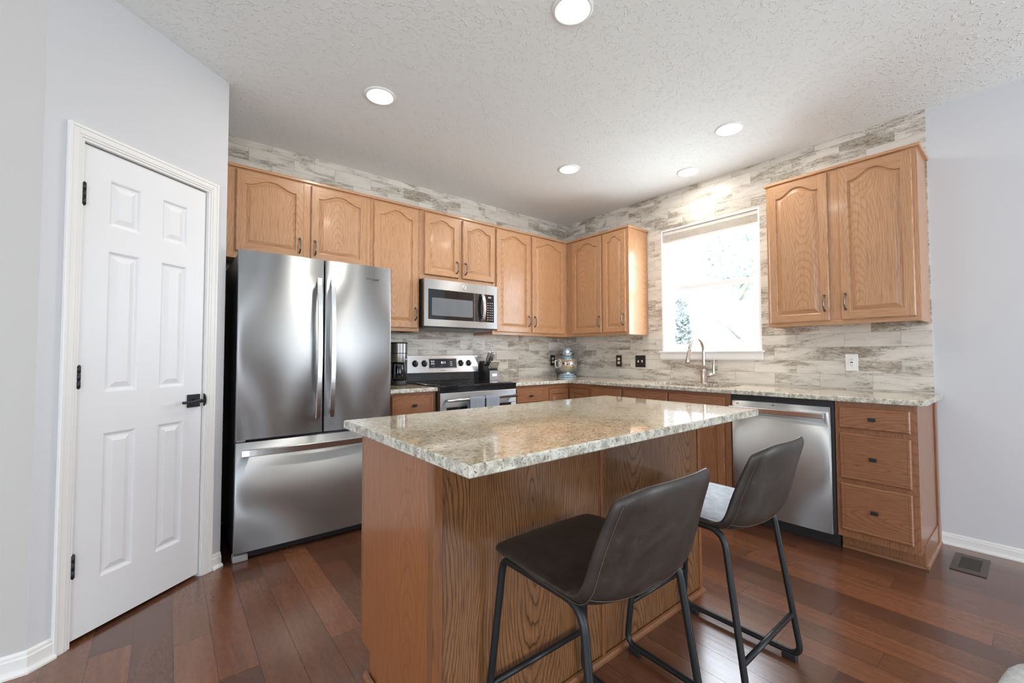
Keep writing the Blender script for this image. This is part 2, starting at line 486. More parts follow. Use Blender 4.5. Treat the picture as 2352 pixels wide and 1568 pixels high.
# ------------------------------------------------------------------ mesh helpers
class MB:
    """collects shapes, then links them as ONE mesh object"""
    def __init__(s, *mats):
        s.bm = bmesh.new()
        s.mats = list(mats)
    def mi(s, m):
        if m is None:
            return 0
        if m not in s.mats:
            s.mats.append(m)
        return s.mats.index(m)
    def merge(s, b2, m=None, smooth=False, mat=None):
        if mat is not None:
            bmesh.ops.transform(b2, matrix=mat, verts=b2.verts)
        idx = s.mi(m)
        vm = {v: s.bm.verts.new(v.co) for v in b2.verts}
        for f in b2.faces:
            try:
                nf = s.bm.faces.new([vm[v] for v in f.verts])
                nf.material_index = idx if m is not None or f.material_index == 0 else f.material_index
                nf.smooth = smooth or f.smooth
            except ValueError:
                pass
        b2.free()
    def box(s, x0, x1, y0, y1, z0, z1, bev=0.0, m=None, seg=2, mat=None):
        x0, x1 = min(x0, x1), max(x0, x1)
        y0, y1 = min(y0, y1), max(y0, y1)
        z0, z1 = min(z0, z1), max(z0, z1)
        b = bmesh.new()
        bmesh.ops.create_cube(b, size=1.0)
        for v in b.verts:
            v.co = Vector(((v.co.x + 0.5) * (x1 - x0) + x0, (v.co.y + 0.5) * (y1 - y0) + y0, (v.co.z + 0.5) * (z1 - z0) + z0))
        if bev > 0:
            bev = min(bev, 0.49 * min(x1 - x0, y1 - y0, z1 - z0))
            bmesh.ops.bevel(b, geom=b.edges[:], offset=bev, segments=seg, profile=0.5, affect='EDGES', clamp_overlap=True)
        s.merge(b, m, False, mat)
        return s
    def tube(s, pts, r, seg=12, closed=False, m=None, rs=None, cap=True, sq=None):
        """round tube along a path; rs = radius per point; sq=(a,b) flattens the section"""
        pts = [Vector(p) for p in pts]
        n = len(pts)
        rings = []
        prev = None
        for i in range(n):
            if closed:
                t = (pts[(i + 1) % n] - pts[i - 1]).normalized()
            else:
                t = (pts[min(i + 1, n - 1)] - pts[max(i - 1, 0)]).normalized()
            if prev is None:
                ref = Vector((0, 0, 1)) if abs(t.z) < 0.9 else Vector((1, 0, 0))
                u = t.cross(ref).normalized()
            else:
                u = (prev - t * prev.dot(t)).normalized()
            prev = u
            v = t.cross(u)
            rr = rs[i] if rs else r
            a, b = (rr, rr) if sq is None else (rr * sq[0], rr * sq[1])
            rings.append([s.bm.verts.new(pts[i] + u * (a * math.cos(2 * PI * k / seg)) + v * (b * math.sin(2 * PI * k / seg))) for k in range(seg)])
        idx = s.mi(m)
        for i in range(n if closed else n - 1):
            A, B = rings[i], rings[(i + 1) % n]
            for k in range(seg):
                f = s.bm.faces.new([A[k], A[(k + 1) % seg], B[(k + 1) % seg], B[k]])
                f.smooth = True
                f.material_index = idx
        if not closed and cap:
            for R in (rings[0][::-1], rings[-1]):
                f = s.bm.faces.new(R)
                f.material_index = idx
        return s
    def lathe(s, prof, cx=0, cy=0, seg=32, m=None, a0=0.0, mat=None, axis='z', smooth=True):
        """prof: list of (r, h) from bottom to top"""
        b = bmesh.new()
        rings = []
        for r, h in prof:
            if r < 1e-6:
                rings.append([b.verts.new((0, 0, h))])
            else:
                rings.append([b.verts.new((r * math.cos(2 * PI * k / seg + a0), r * math.sin(2 * PI * k / seg + a0), h)) for k in range(seg)])
        for A, B in zip(rings, rings[1:]):
            if len(A) == 1 and len(B) == 1:
                continue
            for k in range(seg):
                k2 = (k + 1) % seg
                if len(A) == 1:
                    b.faces.new([A[0], B[k2], B[k]])
                elif len(B) == 1:
                    b.faces.new([A[k], A[k2], B[0]])
                else:
                    b.faces.new([A[k], A[k2], B[k2], B[k]])
        if axis == 'y':
            bmesh.ops.transform(b, matrix=Matrix.Rotation(PI / 2, 4, 'X'), verts=b.verts)   # +h -> -y
        elif axis == 'x':
            bmesh.ops.transform(b, matrix=Matrix.Rotation(-PI / 2, 4, 'Y'), verts=b.verts)  # +h -> -x
        if isinstance(cx, (tuple, list, Vector)):
            bmesh.ops.translate(b, vec=Vector(cx), verts=b.verts)
        else:
            bmesh.ops.translate(b, vec=Vector((cx, cy, 0)), verts=b.verts)
        s.merge(b, m, smooth, mat)
        return s
    def prism(s, poly, a, b_, axis='x', m=None, bev=0.0, mat=None):
        """poly in the two other axes, extruded along axis from a to b_"""
        b = bmesh.new()
        def P(p, h):
            return {'x': (h, p[0], p[1]), 'y': (p[0], h, p[1]), 'z': (p[0], p[1], h)}[axis]
        A = [b.verts.new(P(p, a)) for p in poly]
        B = [b.verts.new(P(p, b_)) for p in poly]
        b.faces.new(A)
        b.faces.new(B[::-1])
        n = len(poly)
        for i in range(n):
            b.faces.new([A[i], B[i], B[(i + 1) % n], A[(i + 1) % n]])
        bmesh.ops.recalc_face_normals(b, faces=b.faces)
        if bev:
            bmesh.ops.bevel(b, geom=b.edges[:], offset=bev, segments=2, profile=0.5, affect='EDGES', clamp_overlap=True)
        s.merge(b, m, False, mat)
        return s
    def quad(s, pts, m=None, smooth=False):
        f = s.bm.faces.new([s.bm.verts.new(p) for p in pts])
        f.material_index = s.mi(m)
        f.smooth = smooth
        return s
    def xf(s, M):
        bmesh.ops.transform(s.bm, matrix=M, verts=s.bm.verts)
        return s
    def build(s, name, parent=None, recalc=True, weld=False):
        if weld:
            bmesh.ops.remove_doubles(s.bm, verts=s.bm.verts, dist=1e-6)
        if recalc:
            bmesh.ops.recalc_face_normals(s.bm, faces=s.bm.faces)
        me = bpy.data.meshes.new(name)
        s.bm.to_mesh(me)
        s.bm.free()
        for m in s.mats:
            me.materials.append(MAT[m])
        o = bpy.data.objects.new(name, me)
        C.objects.link(o)
        if parent is not None:
            o.parent = parent
        return o

def fillet(pts, r, closed=False, n=6):
    pts = [Vector(p) for p in pts]
    out = []
    N = len(pts)
    for i in range(N):
        if not closed and i in (0, N - 1):
            out.append(pts[i])
            continue
        rr = r[i] if isinstance(r, (list, tuple)) else r
        p, a, b = pts[i], pts[i - 1], pts[(i + 1) % N]
        da, db = (a - p), (b - p)
        d = min(rr, da.length * 0.48, db.length * 0.48)
        A, B = p + da.normalized() * d, p + db.normalized() * d
        for k in range(n + 1):
            t = k / n
            out.append(A * (1 - t) ** 2 + p * 2 * t * (1 - t) + B * t * t)
    return out

def thing(name, label, cat, loc=(0, 0, 0), rotz=0.0, group=None):
    o = bpy.data.objects.new(name, None)
    o.empty_display_size = 0.1
    C.objects.link(o)
    o.location = loc
    o.rotation_euler = (0, 0, rotz)
    return tag(o, label, cat, group)

def tag(o, label=None, cat=None, group=None):
    if label:
        o['label'] = label
    if cat:
        o['category'] = cat
    if group:
        o['group'] = group
    return o

def lab(o, label):
    o['label'] = label
    return o

def struct(o, label=None):
    o['kind'] = 'structure'
    if label:
        o['label'] = label
    return o

def W(mb, root):
    """move world-space geometry into the frame of its thing"""
    Minv = Matrix.Translation(root.location) @ Matrix.Rotation(root.rotation_euler[2], 4, 'Z')
    mb.xf(Minv.inverted())
    return mb

def text_mesh(name, txt, size, mat, M, parent=None, depth=0.0004, align='CENTER', squash=1.0):
    cu = bpy.data.curves.new(name, 'FONT')
    cu.body = txt
    cu.size = size
    cu.extrude = depth
    cu.align_x = align
    cu.align_y = 'CENTER'
    t = bpy.data.objects.new(name, cu)
    me = bpy.data.meshes.new_from_object(t)
    bpy.data.objects.remove(t)
    bpy.data.curves.remove(cu)
    me.transform(Matrix.Diagonal((squash, 1, 1, 1)))
    me.transform(M)
    me.materials.clear()
    me.materials.append(MAT[mat])
    o = bpy.data.objects.new(name, me)
    C.objects.link(o)
    if parent is not None:
        o.parent = parent
    return o

def face_frame(face, origin):
    """matrix that maps text (x right, y up, z out) onto a face: '-y' looks towards -y, '-x' towards -x"""
    if face == '-y':
        R = Matrix(((1, 0, 0, 0), (0, 0, -1, 0), (0, 1, 0, 0), (0, 0, 0, 1)))
    else:  # '-x'
        R = Matrix(((0, 0, -1, 0), (-1, 0, 0, 0), (0, 1, 0, 0), (0, 0, 0, 1)))
    return Matrix.Translation(Vector(origin)) @ R

# generic panel front made of nested loops in local (u right, v up, d out) space
def loops_panel(mb, w, h, T, arch, lft, rgt, bot, top, prof, mat_v, mat_h, mat_p, edge=0.005, thick=0.019):
    """door front: frame, moulded field with optional cathedral arch; d=0 is the front of the frame"""
    N = 24
    bm = mb.bm
    iv, ih, ip = mb.mi(mat_v), mb.mi(mat_h), mb.mi(mat_p)
    def topc(x, off):
        xl, xr = lft, w - rgt
        t = abs((x - (xl + xr) / 2) / ((xr - xl) / 2))
        t = min(1.0, max(0.0, (t - 0.06) / 0.84))
        base = h - top - arch
        return base + arch * 0.5 * (1 + math.cos(PI * t)) - off
    def loop(off, d):
        xl, xr = lft + off, w - rgt - off
        bo = [bm.verts.new(T(xl + (xr - xl) * i / N, bot + off, d)) for i in range(N + 1)]
        to = [bm.verts.new(T(xl + (xr - xl) * i / N, topc(xl + (xr - xl) * i / N, off), d)) for i in range(N + 1)]
        return bo, to
    L = [loop(*p) for p in prof]
    def F(vs, mi, sm=False):
        f = bm.faces.new(vs)
        f.material_index = mi
        f.smooth = sm
    for (b0, t0), (b1, t1) in zip(L, L[1:]):
        for i in range(N):
            F([b0[i], b0[i + 1], b1[i + 1], b1[i]], ih)
            F([t0[i + 1], t0[i], t1[i], t1[i + 1]], ip if b1 is L[-1][0] else ih)
        F([b0[0], b1[0], t1[0], t0[0]], iv)
        F([b1[-1], b0[-1], t0[-1], t1[-1]], iv)
    b, t = L[-1]
    for i in range(N):
        F([b[i], b[i + 1], t[i + 1], t[i]], ip)
    e = edge
    b, t = L[0]
    # rails, column by column
    bo = [bm.verts.new(T(min(max(v_x, e), w - e), e, 0)) for v_x in [lft + (w - rgt - lft) * i / N for i in range(N + 1)]]
    tp = [bm.verts.new(T(min(max(v_x, e), w - e), h - e, 0)) for v_x in [lft + (w - rgt - lft) * i / N for i in range(N + 1)]]
    for i in range(N):
        F([bo[i], bo[i + 1], b[i + 1], b[i]], ih)
        F([t[i], t[i + 1], tp[i + 1], tp[i]], ih)
    # stiles
    c = [bm.verts.new(T(x, y, 0)) for x, y in ((e, e), (w - e, e), (w - e, h - e), (e, h - e))]
    F([c[0], bo[0], b[0], t[0], tp[0], c[3]], iv)
    F([bo[-1], c[1], c[2], tp[-1], t[-1], b[-1]], iv)
    # outer edge
    o1 = [bm.verts.new(T(x, y, -e)) for x, y in ((0, 0), (w, 0), (w, h), (0, h))]
    o2 = [bm.verts.new(T(x, y, -thick)) for x, y in ((0, 0), (w, 0), (w, h), (0, h))]
    for i in range(4):
        j = (i + 1) % 4
        F([c[i], o1[i], o1[j], c[j]], ih if i % 2 == 0 else iv)
        F([o1[i], o2[i], o2[j], o1[j]], ih if i % 2 == 0 else iv)
    F(o2[::-1], iv)

PROF_DOOR = [(0, 0), (0.0035, -0.0025), (0.005, -0.011), (0.0105, -0.0115), (0.034, -0.0035), (0.0365, -0.003)]
PROF_FLAT = [(0, 0), (0.0015, -0.0012), (0.004, -0.0012), (0.0055, 0)]

def TB(x0, z0, yf):
    return lambda u, v, d: Vector((x0 + u, yf - d, z0 + v))       # faces -y
def TR(y0, z0, xf):
    return lambda u, v, d: Vector((xf - d, y0 - u, z0 + v))       # faces -x, u runs towards -y

def cab_door(root, T, w, h, arch, mv, mh, thick=0.019, name='door', stile=0.048):
    mb = MB(mv, mh)
    loops_panel(mb, w, h, T, arch, stile, stile, stile, stile * 0.9, PROF_DOOR, mv, mh, mv, 0.005, thick)
    W(mb, root)
    return mb.build(name, root, weld=False)

def drawer_front(root, T, w, h, mh, thick=0.019, name='drawer', knob=True):
    mb = MB(mh)
    loops_panel(mb, w, h, T, 0.0, 0.016, 0.016, 0.016, 0.016, PROF_FLAT, mh, mh, mh, 0.006, thick)
    W(mb, root)
    d = mb.build(name, root, weld=False)
    if knob:
        k = MB('black_metal')
        c = T(w / 2, h / 2, 0)
        n = (T(0, 0, 1) - T(0, 0, 0)).normalized()
        t = (T(1, 0, 0) - T(0, 0, 0)).normalized()
        a = c + n * 0.0
        k.tube([a, a + n * 0.014], 0.005, 10)
        bx = bmesh.new()
        bmesh.ops.create_cube(bx, size=1)
        R = Matrix((( t.x, n.x, 0, 0), (t.y, n.y, 0, 0), (0, 0, 1, 0), (0, 0, 0, 1)))
        bmesh.ops.transform(bx, matrix=Matrix.Translation(a + n * 0.019) @ R @ Matrix.Diagonal((0.034, 0.012, 0.020, 1)), verts=bx.verts)
        bmesh.ops.bevel(bx, geom=bx.edges[:], offset=0.003, segments=2, profile=0.5, affect='EDGES')
        k.merge(bx)
        W(k, root)
        k.build('knob', None).parent = d
    return d

def pull(root, door, T, u, v, L=0.105, horiz=False):
    """arched bar pull on a door front, in the door's (u, v, d) space"""
    k = MB('pull')
    pts, rs = [], []
    n = 14
    for i in range(n + 1):
        t = i / n
        s = (t - 0.5) * L
        d = 0.004 + 0.026 * (1 - (2 * t - 1) ** 4)
        pts.append(T(u + (s if horiz else 0), v + (0 if horiz else s), d))
        rs.append(0.0062 if i in (0, n) else 0.0042 + 0.0016 * math.sin(PI * t))
    k.tube(pts, 0.005, 8, rs=rs)
    for sgn in (-1, 1):
        s = sgn * L / 2
        a = T(u + (s if horiz else 0), v + (0 if horiz else s), 0.0)
        b = T(u + (s if horiz else 0), v + (0 if horiz else s), 0.008)
        k.tube([a, b], 0.008, 8)
    W(k, root)
    h = k.build('handle', None)
    h.parent = door
    return h

# ================================================================== ROOM SHELL
PX, PY, PA = -3.4864, -0.6814, -2.46
pc, ps = math.cos(PA), math.sin(PA)
def pw(s, n, z):      # pantry wall frame: s along the wall, n out into the room
    return Vector((PX + s * pc - n * ps, PY + s * ps + n * pc, z))
# check of the outward side: n must point towards the camera
SGN = 1.0 if (CAM - pw(0, 0, 1.15)).dot(Vector((-ps, pc, 0))) > 0 else -1.0
SE = 0.813            # length of the pantry wall
cx_, cy_ = PX + SE * pc, PY + SE * ps

m = MB('floor'); m.box(-7.6, 0.15, -7.6, 0.15, -0.1, 0.0)
struct(m.build('floor'), 'dark red-brown hardwood floor of wide hand scraped planks')
m = MB('ceiling'); m.box(-7.6, 0.15, -7.6, 0.15, H, H + 0.1)
struct(m.build('ceiling'), 'off-white ceiling with a stomped plaster texture')
m = MB('tile_back'); m.box(PX, 0.0, 0.0, 0.12, 0.0, H)
struct(m.build('wall_back'), 'back wall covered with distressed white plank tiles')

# right wall with the window opening
WY0, WY1, WZ0, WZ1 = -2.168, -1.276, 1.185, 2.368
TE = -3.1545          # where the tile ends
m = MB('wall')
for a in ((-7.6, WY0, 0, H), (WY1, 0.12, 0, H), (WY0, WY1, 0, WZ0), (WY0, WY1, WZ1, H)):
    m.box(0.008, 0.14, a[0], a[1], a[2], a[3])
struct(m.build('wall_right'), 'plain painted wall right of the tiles, around the kitchen window')
m = MB('tile_right')
for a in ((TE, WY0, 0.88, H), (WY1, -0.0005, 0.88, H), (WY0, WY1, 0.88, WZ0), (WY0, WY1, WZ1, H)):
    m.box(0.0, 0.0078, a[0], a[1], a[2], a[3])
struct(m.build('trim_1'), 'distressed white plank tile cladding on the window wall')

# pantry wall (with the door opening), its return to the back wall, and the left wall
def pbox(mb, s0, s1, n0, n1, z0, z1, bev=0.0, m=None):
    b = bmesh.new()
    bmesh.ops.create_cube(b, size=1)
    for v in b.verts:
        v.co = Vector(((v.co.x + .5) * (s1 - s0) + s0, (v.co.y + .5) * (n1 - n0) + n0, (v.co.z + .5) * (z1 - z0) + z0))
    if bev:
        bmesh.ops.bevel(b, geom=b.edges[:], offset=bev, segments=2, profile=0.5, affect='EDGES', clamp_overlap=True)
    for v in b.verts:
        v.co = pw(v.co.x, v.co.y * SGN, v.co.z)
    mb.merge(b, m)
DS0, DS1, DZ1 = 0.125, 0.683, 2.043
m = MB('wall')
jb = 0.012
pbox(m, 0.0, DS0 - jb, -0.10, 0.0, 0, H)
pbox(m, DS1 + jb, SE, -0.10, 0.0, 0, H)
pbox(m, DS0 - jb, DS1 + jb, -0.10, 0.0, DZ1 + jb, H)
struct(m.build('wall_pantry'), 'angled white wall of the pantry with the six panel door')
m = MB('wall'); m.box(PX - 0.10, PX, PY + 0.03, 0.12, 0, H)
struct(m.build('wall_fridge_side'), 'short white wall between pantry and tiled back wall')
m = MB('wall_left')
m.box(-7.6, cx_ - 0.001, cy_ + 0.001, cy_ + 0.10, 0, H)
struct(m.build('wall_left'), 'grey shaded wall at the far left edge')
# rest of the room behind the camera
m = MB('rear_wall')
for a in ((-7.6, -6.5, 0, H), (-4.4, -1.75, 0, H), (-0.15, 0.14, 0, H), (-6.5, -4.4, 0, 0.4), (-6.5, -4.4, 2.35, H), (-1.75, -0.15, 0, 0.12), (-1.75, -0.15, 2.35, H)):
    m.box(a[0], a[1], -7.6, -7.48, a[2], a[3])
struct(m.build('wall_rear'))
m = MB('rear_wall')
for a in ((-7.5, -6.4, 0, H), (-2.8, cy_ + 0.1, 0, H), (-6.4, -2.8, 0, 0.35), (-6.4, -2.8, 2.35, H)):
    m.box(-7.6, -7.48, a[0], a[1], a[2], a[3])
struct(m.build('wall_far_left'))

# baseboards: board + shoe moulding
def base_profile(t=0.013, h=0.078, sh=0.017):
    return [(0, 0), (t + sh * 0.75, 0), (t + sh * 0.75, sh * 0.45), (t + sh * 0.45, sh * 0.9), (t, sh),
            (t, h * 0.72), (t * 0.72, h * 0.78), (t * 0.68, h * 0.9), (t * 0.45, h * 0.96), (0.0, h)]
def run(mb, A, B, nrm, prof, m=None, ea=0.0, eb=0.0):
    """extrude a moulding from A to B; ea, eb mitre the ends"""
    A, B, nrm = Vector(A), Vector(B), Vector(nrm).normalized()
    D = (B - A).normalized()
    va = [mb.bm.verts.new(A - D * (ea * p[0]) + nrm * p[0] + Vector((0, 0, p[1]))) for p in prof]
    vb = [mb.bm.verts.new(B + D * (eb * p[0]) + nrm * p[0] + Vector((0, 0, p[1]))) for p in prof]
    n = len(prof)
    idx = mb.mi(m)
    for i in range(n):
        f = mb.bm.faces.new([va[i], vb[i], vb[(i + 1) % n], va[(i + 1) % n]])
        f.material_index = idx
    for R in (va[::-1], vb):
        f = mb.bm.faces.new(R)
        f.material_index = idx
PN = Vector((-ps, pc, 0)) * SGN
m = MB('trim_white')
run(m, pw(0.004, 0, 0), pw(0.062, 0, 0), PN, base_profile())
run(m, pw(0.737, 0, 0), pw(SE, 0, 0), PN, base_profile(), eb=0.354)
struct(m.build('baseboard_pantry'), 'white baseboard stubs beside the pantry door casing')
m = MB('trim_white')
run(m, (-7.4, cy_, 0), (cx_, cy_, 0), (0, -1, 0), base_profile(), eb=0.354)
struct(m.build('baseboard_left'), 'white baseboard on the grey left wall')
m = MB('trim_white')
run(m, (0.008, -7.4, 0), (0.008, -3.1645, 0), (-1, 0, 0), base_profile(h=0.068))
struct(m.build('baseboard_right'), 'white baseboard right of the drawer cabinet')

# door casing (colonial profile) + jamb
def casing_box(mb, s0, s1, z0, z1, vert):
    # stepped profile across the width: outer bead, flat, inner steps
    for a, b, t in ((0.0, 0.22, 0.018), (0.22, 0.62, 0.0155), (0.62, 0.80, 0.013), (0.80, 1.0, 0.009)):
        if vert == 'l':      # outer side at large s
            pbox(mb, s1 - (s1 - s0) * b, s1 - (s1 - s0) * a, 0, t, z0, z1 - (1 - 0) * 0, 0.0015)
        elif vert == 'r':
            pbox(mb, s0 + (s1 - s0) * a, s0 + (s1 - s0) * b, 0, t, z0, z1, 0.0015)
m = MB('trim_white')
cw = 0.056
steps = ((0.0, 0.22, 0.018), (0.22, 0.62, 0.0155), (0.62, 0.80, 0.013), (0.80, 1.0, 0.009))
for a, b, t in steps:
    o0, o1 = cw * (1 - a), cw * (1 - b)
    e = 0.004
    # three mitred pieces as nested frames
    for (s0, s1, z0, z1) in ((DS0 - e - o0, DS0 - e - o1, 0, DZ1 + e + o0), (DS1 + e + o1, DS1 + e + o0, 0, DZ1 + e + o0), (DS0 - e - o1, DS1 + e + o1, DZ1 + e + o1, DZ1 + e + o0)):
        pbox(m, s0, s1, 0.0, t, z0, z1, 0.0012)
pbox(m, DS0 - jb, DS0 - 0.002, -0.10, 0.001, 0, DZ1 + 0.003)
pbox(m, DS1 + 0.002, DS1 + jb, -0.10, 0.001, 0, DZ1 + 0.003)
pbox(m, DS0 - jb, DS1 + jb, -0.10, 0.001, DZ1 + 0.003, DZ1 + jb)
pbox(m, DS0 - 0.002, DS1 + 0.002, -0.10, -0.045, DZ1 - 0.01, DZ1 + 0.003)
struct(m.build('trim_2'), 'white moulded casing around the pantry door')

# the six panel door
def six_panel():
    mb = MB('door_white')
    bm = mb.bm
    y0 = -0.006
    def V(s, z, n):
        return bm.verts.new(pw(s, (y0 + n) * SGN, z))
    sx = [DS0 + 0.0015, 0.225, 0.353, 0.452, 0.581, DS1 - 0.0015]
    zx = [0.018, 0.225, 0.830, 1.006, 1.615, 1.724, 1.925, DZ1 - 0.003]
    pr = [(0, 0), (0.005, -0.002), (0.008, -0.007), (0.014, -0.009), (0.020, -0.0085), (0.040, -0.002)]
    for i in range(5):
        for j in range(7):
            s0, s1, z0, z1 = sx[i], sx[i + 1], zx[j], zx[j + 1]
            if i in (1, 3) and j in (1, 3, 5):
                L = []
                for off, d in pr:
                    L.append([V(s0 + off, z0 + off, d), V(s1 - off, z0 + off, d), V(s1 - off, z1 - off, d), V(s0 + off, z1 - off, d)])
                for A, B in zip(L, L[1:]):
                    for k in range(4):
                        bm.faces.new([A[k], A[(k + 1) % 4], B[(k + 1) % 4], B[k]])
                bm.faces.new(L[-1])
            else:
                bm.faces.new([V(s0, z0, 0), V(s1, z0, 0), V(s1, z1, 0), V(s0, z1, 0)])
    A = [(sx[0], zx[0]), (sx[-1], zx[0]), (sx[-1], zx[-1]), (sx[0], zx[-1])]
    F = [V(*p, 0) for p in A]
    B = [V(*p, -0.035) for p in A]
    for k in range(4):
        bm.faces.new([F[k], F[(k + 1) % 4], B[(k + 1) % 4], B[k]])
    bm.faces.new(B)
    return mb
door = six_panel().build('door_1')
struct(door, 'white six panel pantry door with dark lever handle')
for hz in (1.828, 1.074, 0.317):
    m = MB('hinge')
    for k in range(3):
        m.tube([pw(DS1 + 0.001, 0.006 * SGN, hz - 0.045 + k * 0.0305), pw(DS1 + 0.001, 0.006 * SGN, hz - 0.045 + k * 0.0305 + 0.029)], 0.0075, 12)
    m.tube([pw(DS1 + 0.001, 0.006 * SGN, hz - 0.049), pw(DS1 + 0.001, 0.006 * SGN, hz + 0.049)], 0.005, 10)
    h = m.build('hinge'); h.parent = door
m = MB('black_metal')
LS, LZ = 0.176, 0.926
pbox(m, LS - 0.033, LS + 0.033, -0.006, 0.003, LZ - 0.033, LZ + 0.033, 0.001)
m.tube([pw(LS, 0.002 * SGN, LZ), pw(LS, 0.050 * SGN, LZ)], 0.010, 14)
m.tube([pw(LS - 0.012, 0.050 * SGN, LZ), pw(LS + 0.03, 0.052 * SGN, LZ), pw(LS + 0.085, 0.056 * SGN, LZ), pw(LS + 0.105, 0.056 * SGN, LZ)], 0.008, 12, rs=[0.009, 0.008, 0.006, 0.007])
h = m.build('door_handle'); h.parent = door
m = MB('black_metal')
# rounded strike plate lip on the jamb
pts = [(0.0, -0.033), (0.010, -0.030), (0.016, -0.016), (0.017, 0.0), (0.016, 0.016), (0.010, 0.030), (0.0, 0.033)]
bm_ = m.bm
A = [bm_.verts.new(pw(DS0 - 0.004, (0.002 + a) * SGN, LZ + b)) for a, b in pts]
B = [bm_.verts.new(pw(DS0 - 0.001, (0.002 + a) * SGN, LZ + b)) for a, b in pts]
bm_.faces.new(A); bm_.faces.new(B[::-1])
for k in range(len(pts)):
    k2 = (k + 1) % len(pts)
    bm_.faces.new([A[k], B[k], B[k2], A[k2]])
h = m.build('strike_plate'); h.parent = door

# ------------------------------------------------------------------ kitchen window
win = MB('vinyl')
D0, D1 = 0.0, 0.135
t = 0.014
win.box(0.0, D1, WY0, WY0 + t, WZ0, WZ1)              # jamb liners
win.box(0.0, D1, WY1 - t, WY1, WZ0, WZ1)
win.box(0.0, D1, WY0 + t, WY1 - t, WZ1 - t, WZ1)
fy0, fy1, fz0, fz1 = WY0 + t, WY1 - t, WZ0 + 0.006, WZ1 - t
for a in ((fy0, fy0 + 0.03, fz0, fz1), (fy1 - 0.03, fy1, fz0, fz1), (fy0 + 0.03, fy1 - 0.03, fz0, fz0 + 0.035), (fy0 + 0.03, fy1 - 0.03, fz1 - 0.03, fz1)):
    win.box(0.055, 0.125, a[0], a[1], a[2], a[3])
wroot = struct(win.build('window_1'), 'double hung white kitchen window above the sink')
def sash(x0, x1, z0, z1, nm):
    s = MB('vinyl')
    a0, a1 = fy0 + 0.0305, fy1 - 0.0305
    wd = 0.036
    for a in ((a0, a0 + wd, z0, z1), (a1 - wd, a1, z0, z1), (a0 + wd, a1 - wd, z0, z0 + wd), (a0 + wd, a1 - wd, z1 - wd, z1)):
        s.box(x0, x1, a[0], a[1], a[2], a[3])
    o = s.build(nm); o.parent = wroot
    g = MB('pane')
    g.box((x0 + x1) / 2 - 0.002, (x0 + x1) / 2 + 0.002, a0 + wd - 0.004, a1 - wd + 0.004, z0 + wd - 0.004, z1 - wd + 0.004)
    q = g.build('pane'); q.parent = o
sash(0.062, 0.088, fz0 + 0.0355, 1.815, 'sash')
sash(0.092, 0.118, 1.775, fz1 - 0.0305, 'sash')
s = MB('trim_white')
s.box(-0.030, 0.055, -2.190, -1.250, 1.178, 1.196, 0.005)
s.box(0.0, 0.055, WY0 + 0.003, WY1 - 0.003, 1.180, 1.19)
s.box(-0.020, -0.0005, -2.180, -1.262, 1.120, 1.179, 0.004)
s.box(-0.014, -0.0005, -2.176, -1.266, 1.112, 1.121, 0.003)
o = s.build('window_sill'); o.parent = wroot
# pleated shade drawn up
sh = MB('shade_fabric', 'vinyl')
sh.box(0.012, 0.052, WY0 + t + 0.003, WY1 - t - 0.003, WZ1 - t - 0.035, WZ1 - t - 0.001, 0.003, m='shade_fabric')
nf = 9
zz0, zz1 = 2.254, WZ1 - t - 0.036
prof = []
for k in range(nf):
    za, zb = zz0 + (zz1 - zz0) * k / nf, zz0 + (zz1 - zz0) * (k + 0.5) / nf
    prof += [(0.016, za), (0.010, zb)]
prof += [(0.016, zz1), (0.046, zz1), (0.046, zz0)]
sh.prism(prof, WY0 + t + 0.006, WY1 - t - 0.006, axis='y', m='shade_fabric')
fab = sh.build('pleated_shade', weld=False)
tag(fab, 'beige pleated window shade drawn up at the top of the kitchen window', 'window shade')
b = MB('shade_fabric')
b.box(0.008, 0.050, WY0 + t + 0.004, WY1 - t - 0.004, 2.238, 2.2535, 0.003)
o = b.build('bottom_rail'); o.parent = fab

# ================================================================== CEILING LIGHTS
lights = [(-2.336, -2.283, 'round recessed ceiling light cut by the top edge of the photo', 0.094),
          (-2.766, -1.112, 'round recessed ceiling light in front of the fridge, nearest the pantry', 0.092),
          (-0.735, -2.265, 'round recessed ceiling light in front of the large wall cabinet right of window', 0.094),
          (-1.136, -1.127, 'round recessed ceiling light nearest the corner of the kitchen', 0.092),
          (-0.300, -1.725, 'round recessed ceiling light right above the sink and window', 0.092)]
for x, y, lb, rr in lights:
    r = thing('recessed_light', lb, 'ceiling light', (x, y, H), 0, 'recessed ceiling lights')
    t_ = MB('white_plastic')
    t_.lathe([(rr - 0.024, 0.0), (rr - 0.026, -0.006), (rr - 0.010, -0.009), (rr, -0.004), (rr, 0.0)], seg=48)
    t_.build('trim_ring', r)
    l_ = MB('bulb')
    l_.lathe([(0, -0.0125), (rr - 0.055, -0.0115), (rr - 0.036, -0.0085), (rr - 0.0275, -0.0045), (rr - 0.0265, -0.001)], seg=48)
    l_.build('lens', r)
    pw_ = 4.5 if abs(x + 0.300) > 0.01 else 1.2
    a = area('lamp', (0, 0, -0.016), (0, 0, 0), 0.11, 0.11, pw_, (1.0, 0.92, 0.82), 'DISK')
    a.parent = r
m = MB('rear_wall')
m.box(-5.0, PX - 0.10, 0.0, 0.12, 0, H)  # unseen walls added to stop outside light leaking under the pantry door
m.box(-5.1, -5.0, cy_ + 0.1, 0.12, 0, H)
struct(m.build('wall_leak_block'))

# ================================================================== UPPER CABINETS
UB, UT, UF = 1.358, 2.392, 0.317
FD = UF + 0.0195          # door fronts
def crown(mb, segs):
    for a in segs:
        mb.box(*a, UT - 0.004, UT + 0.016, 0.004)

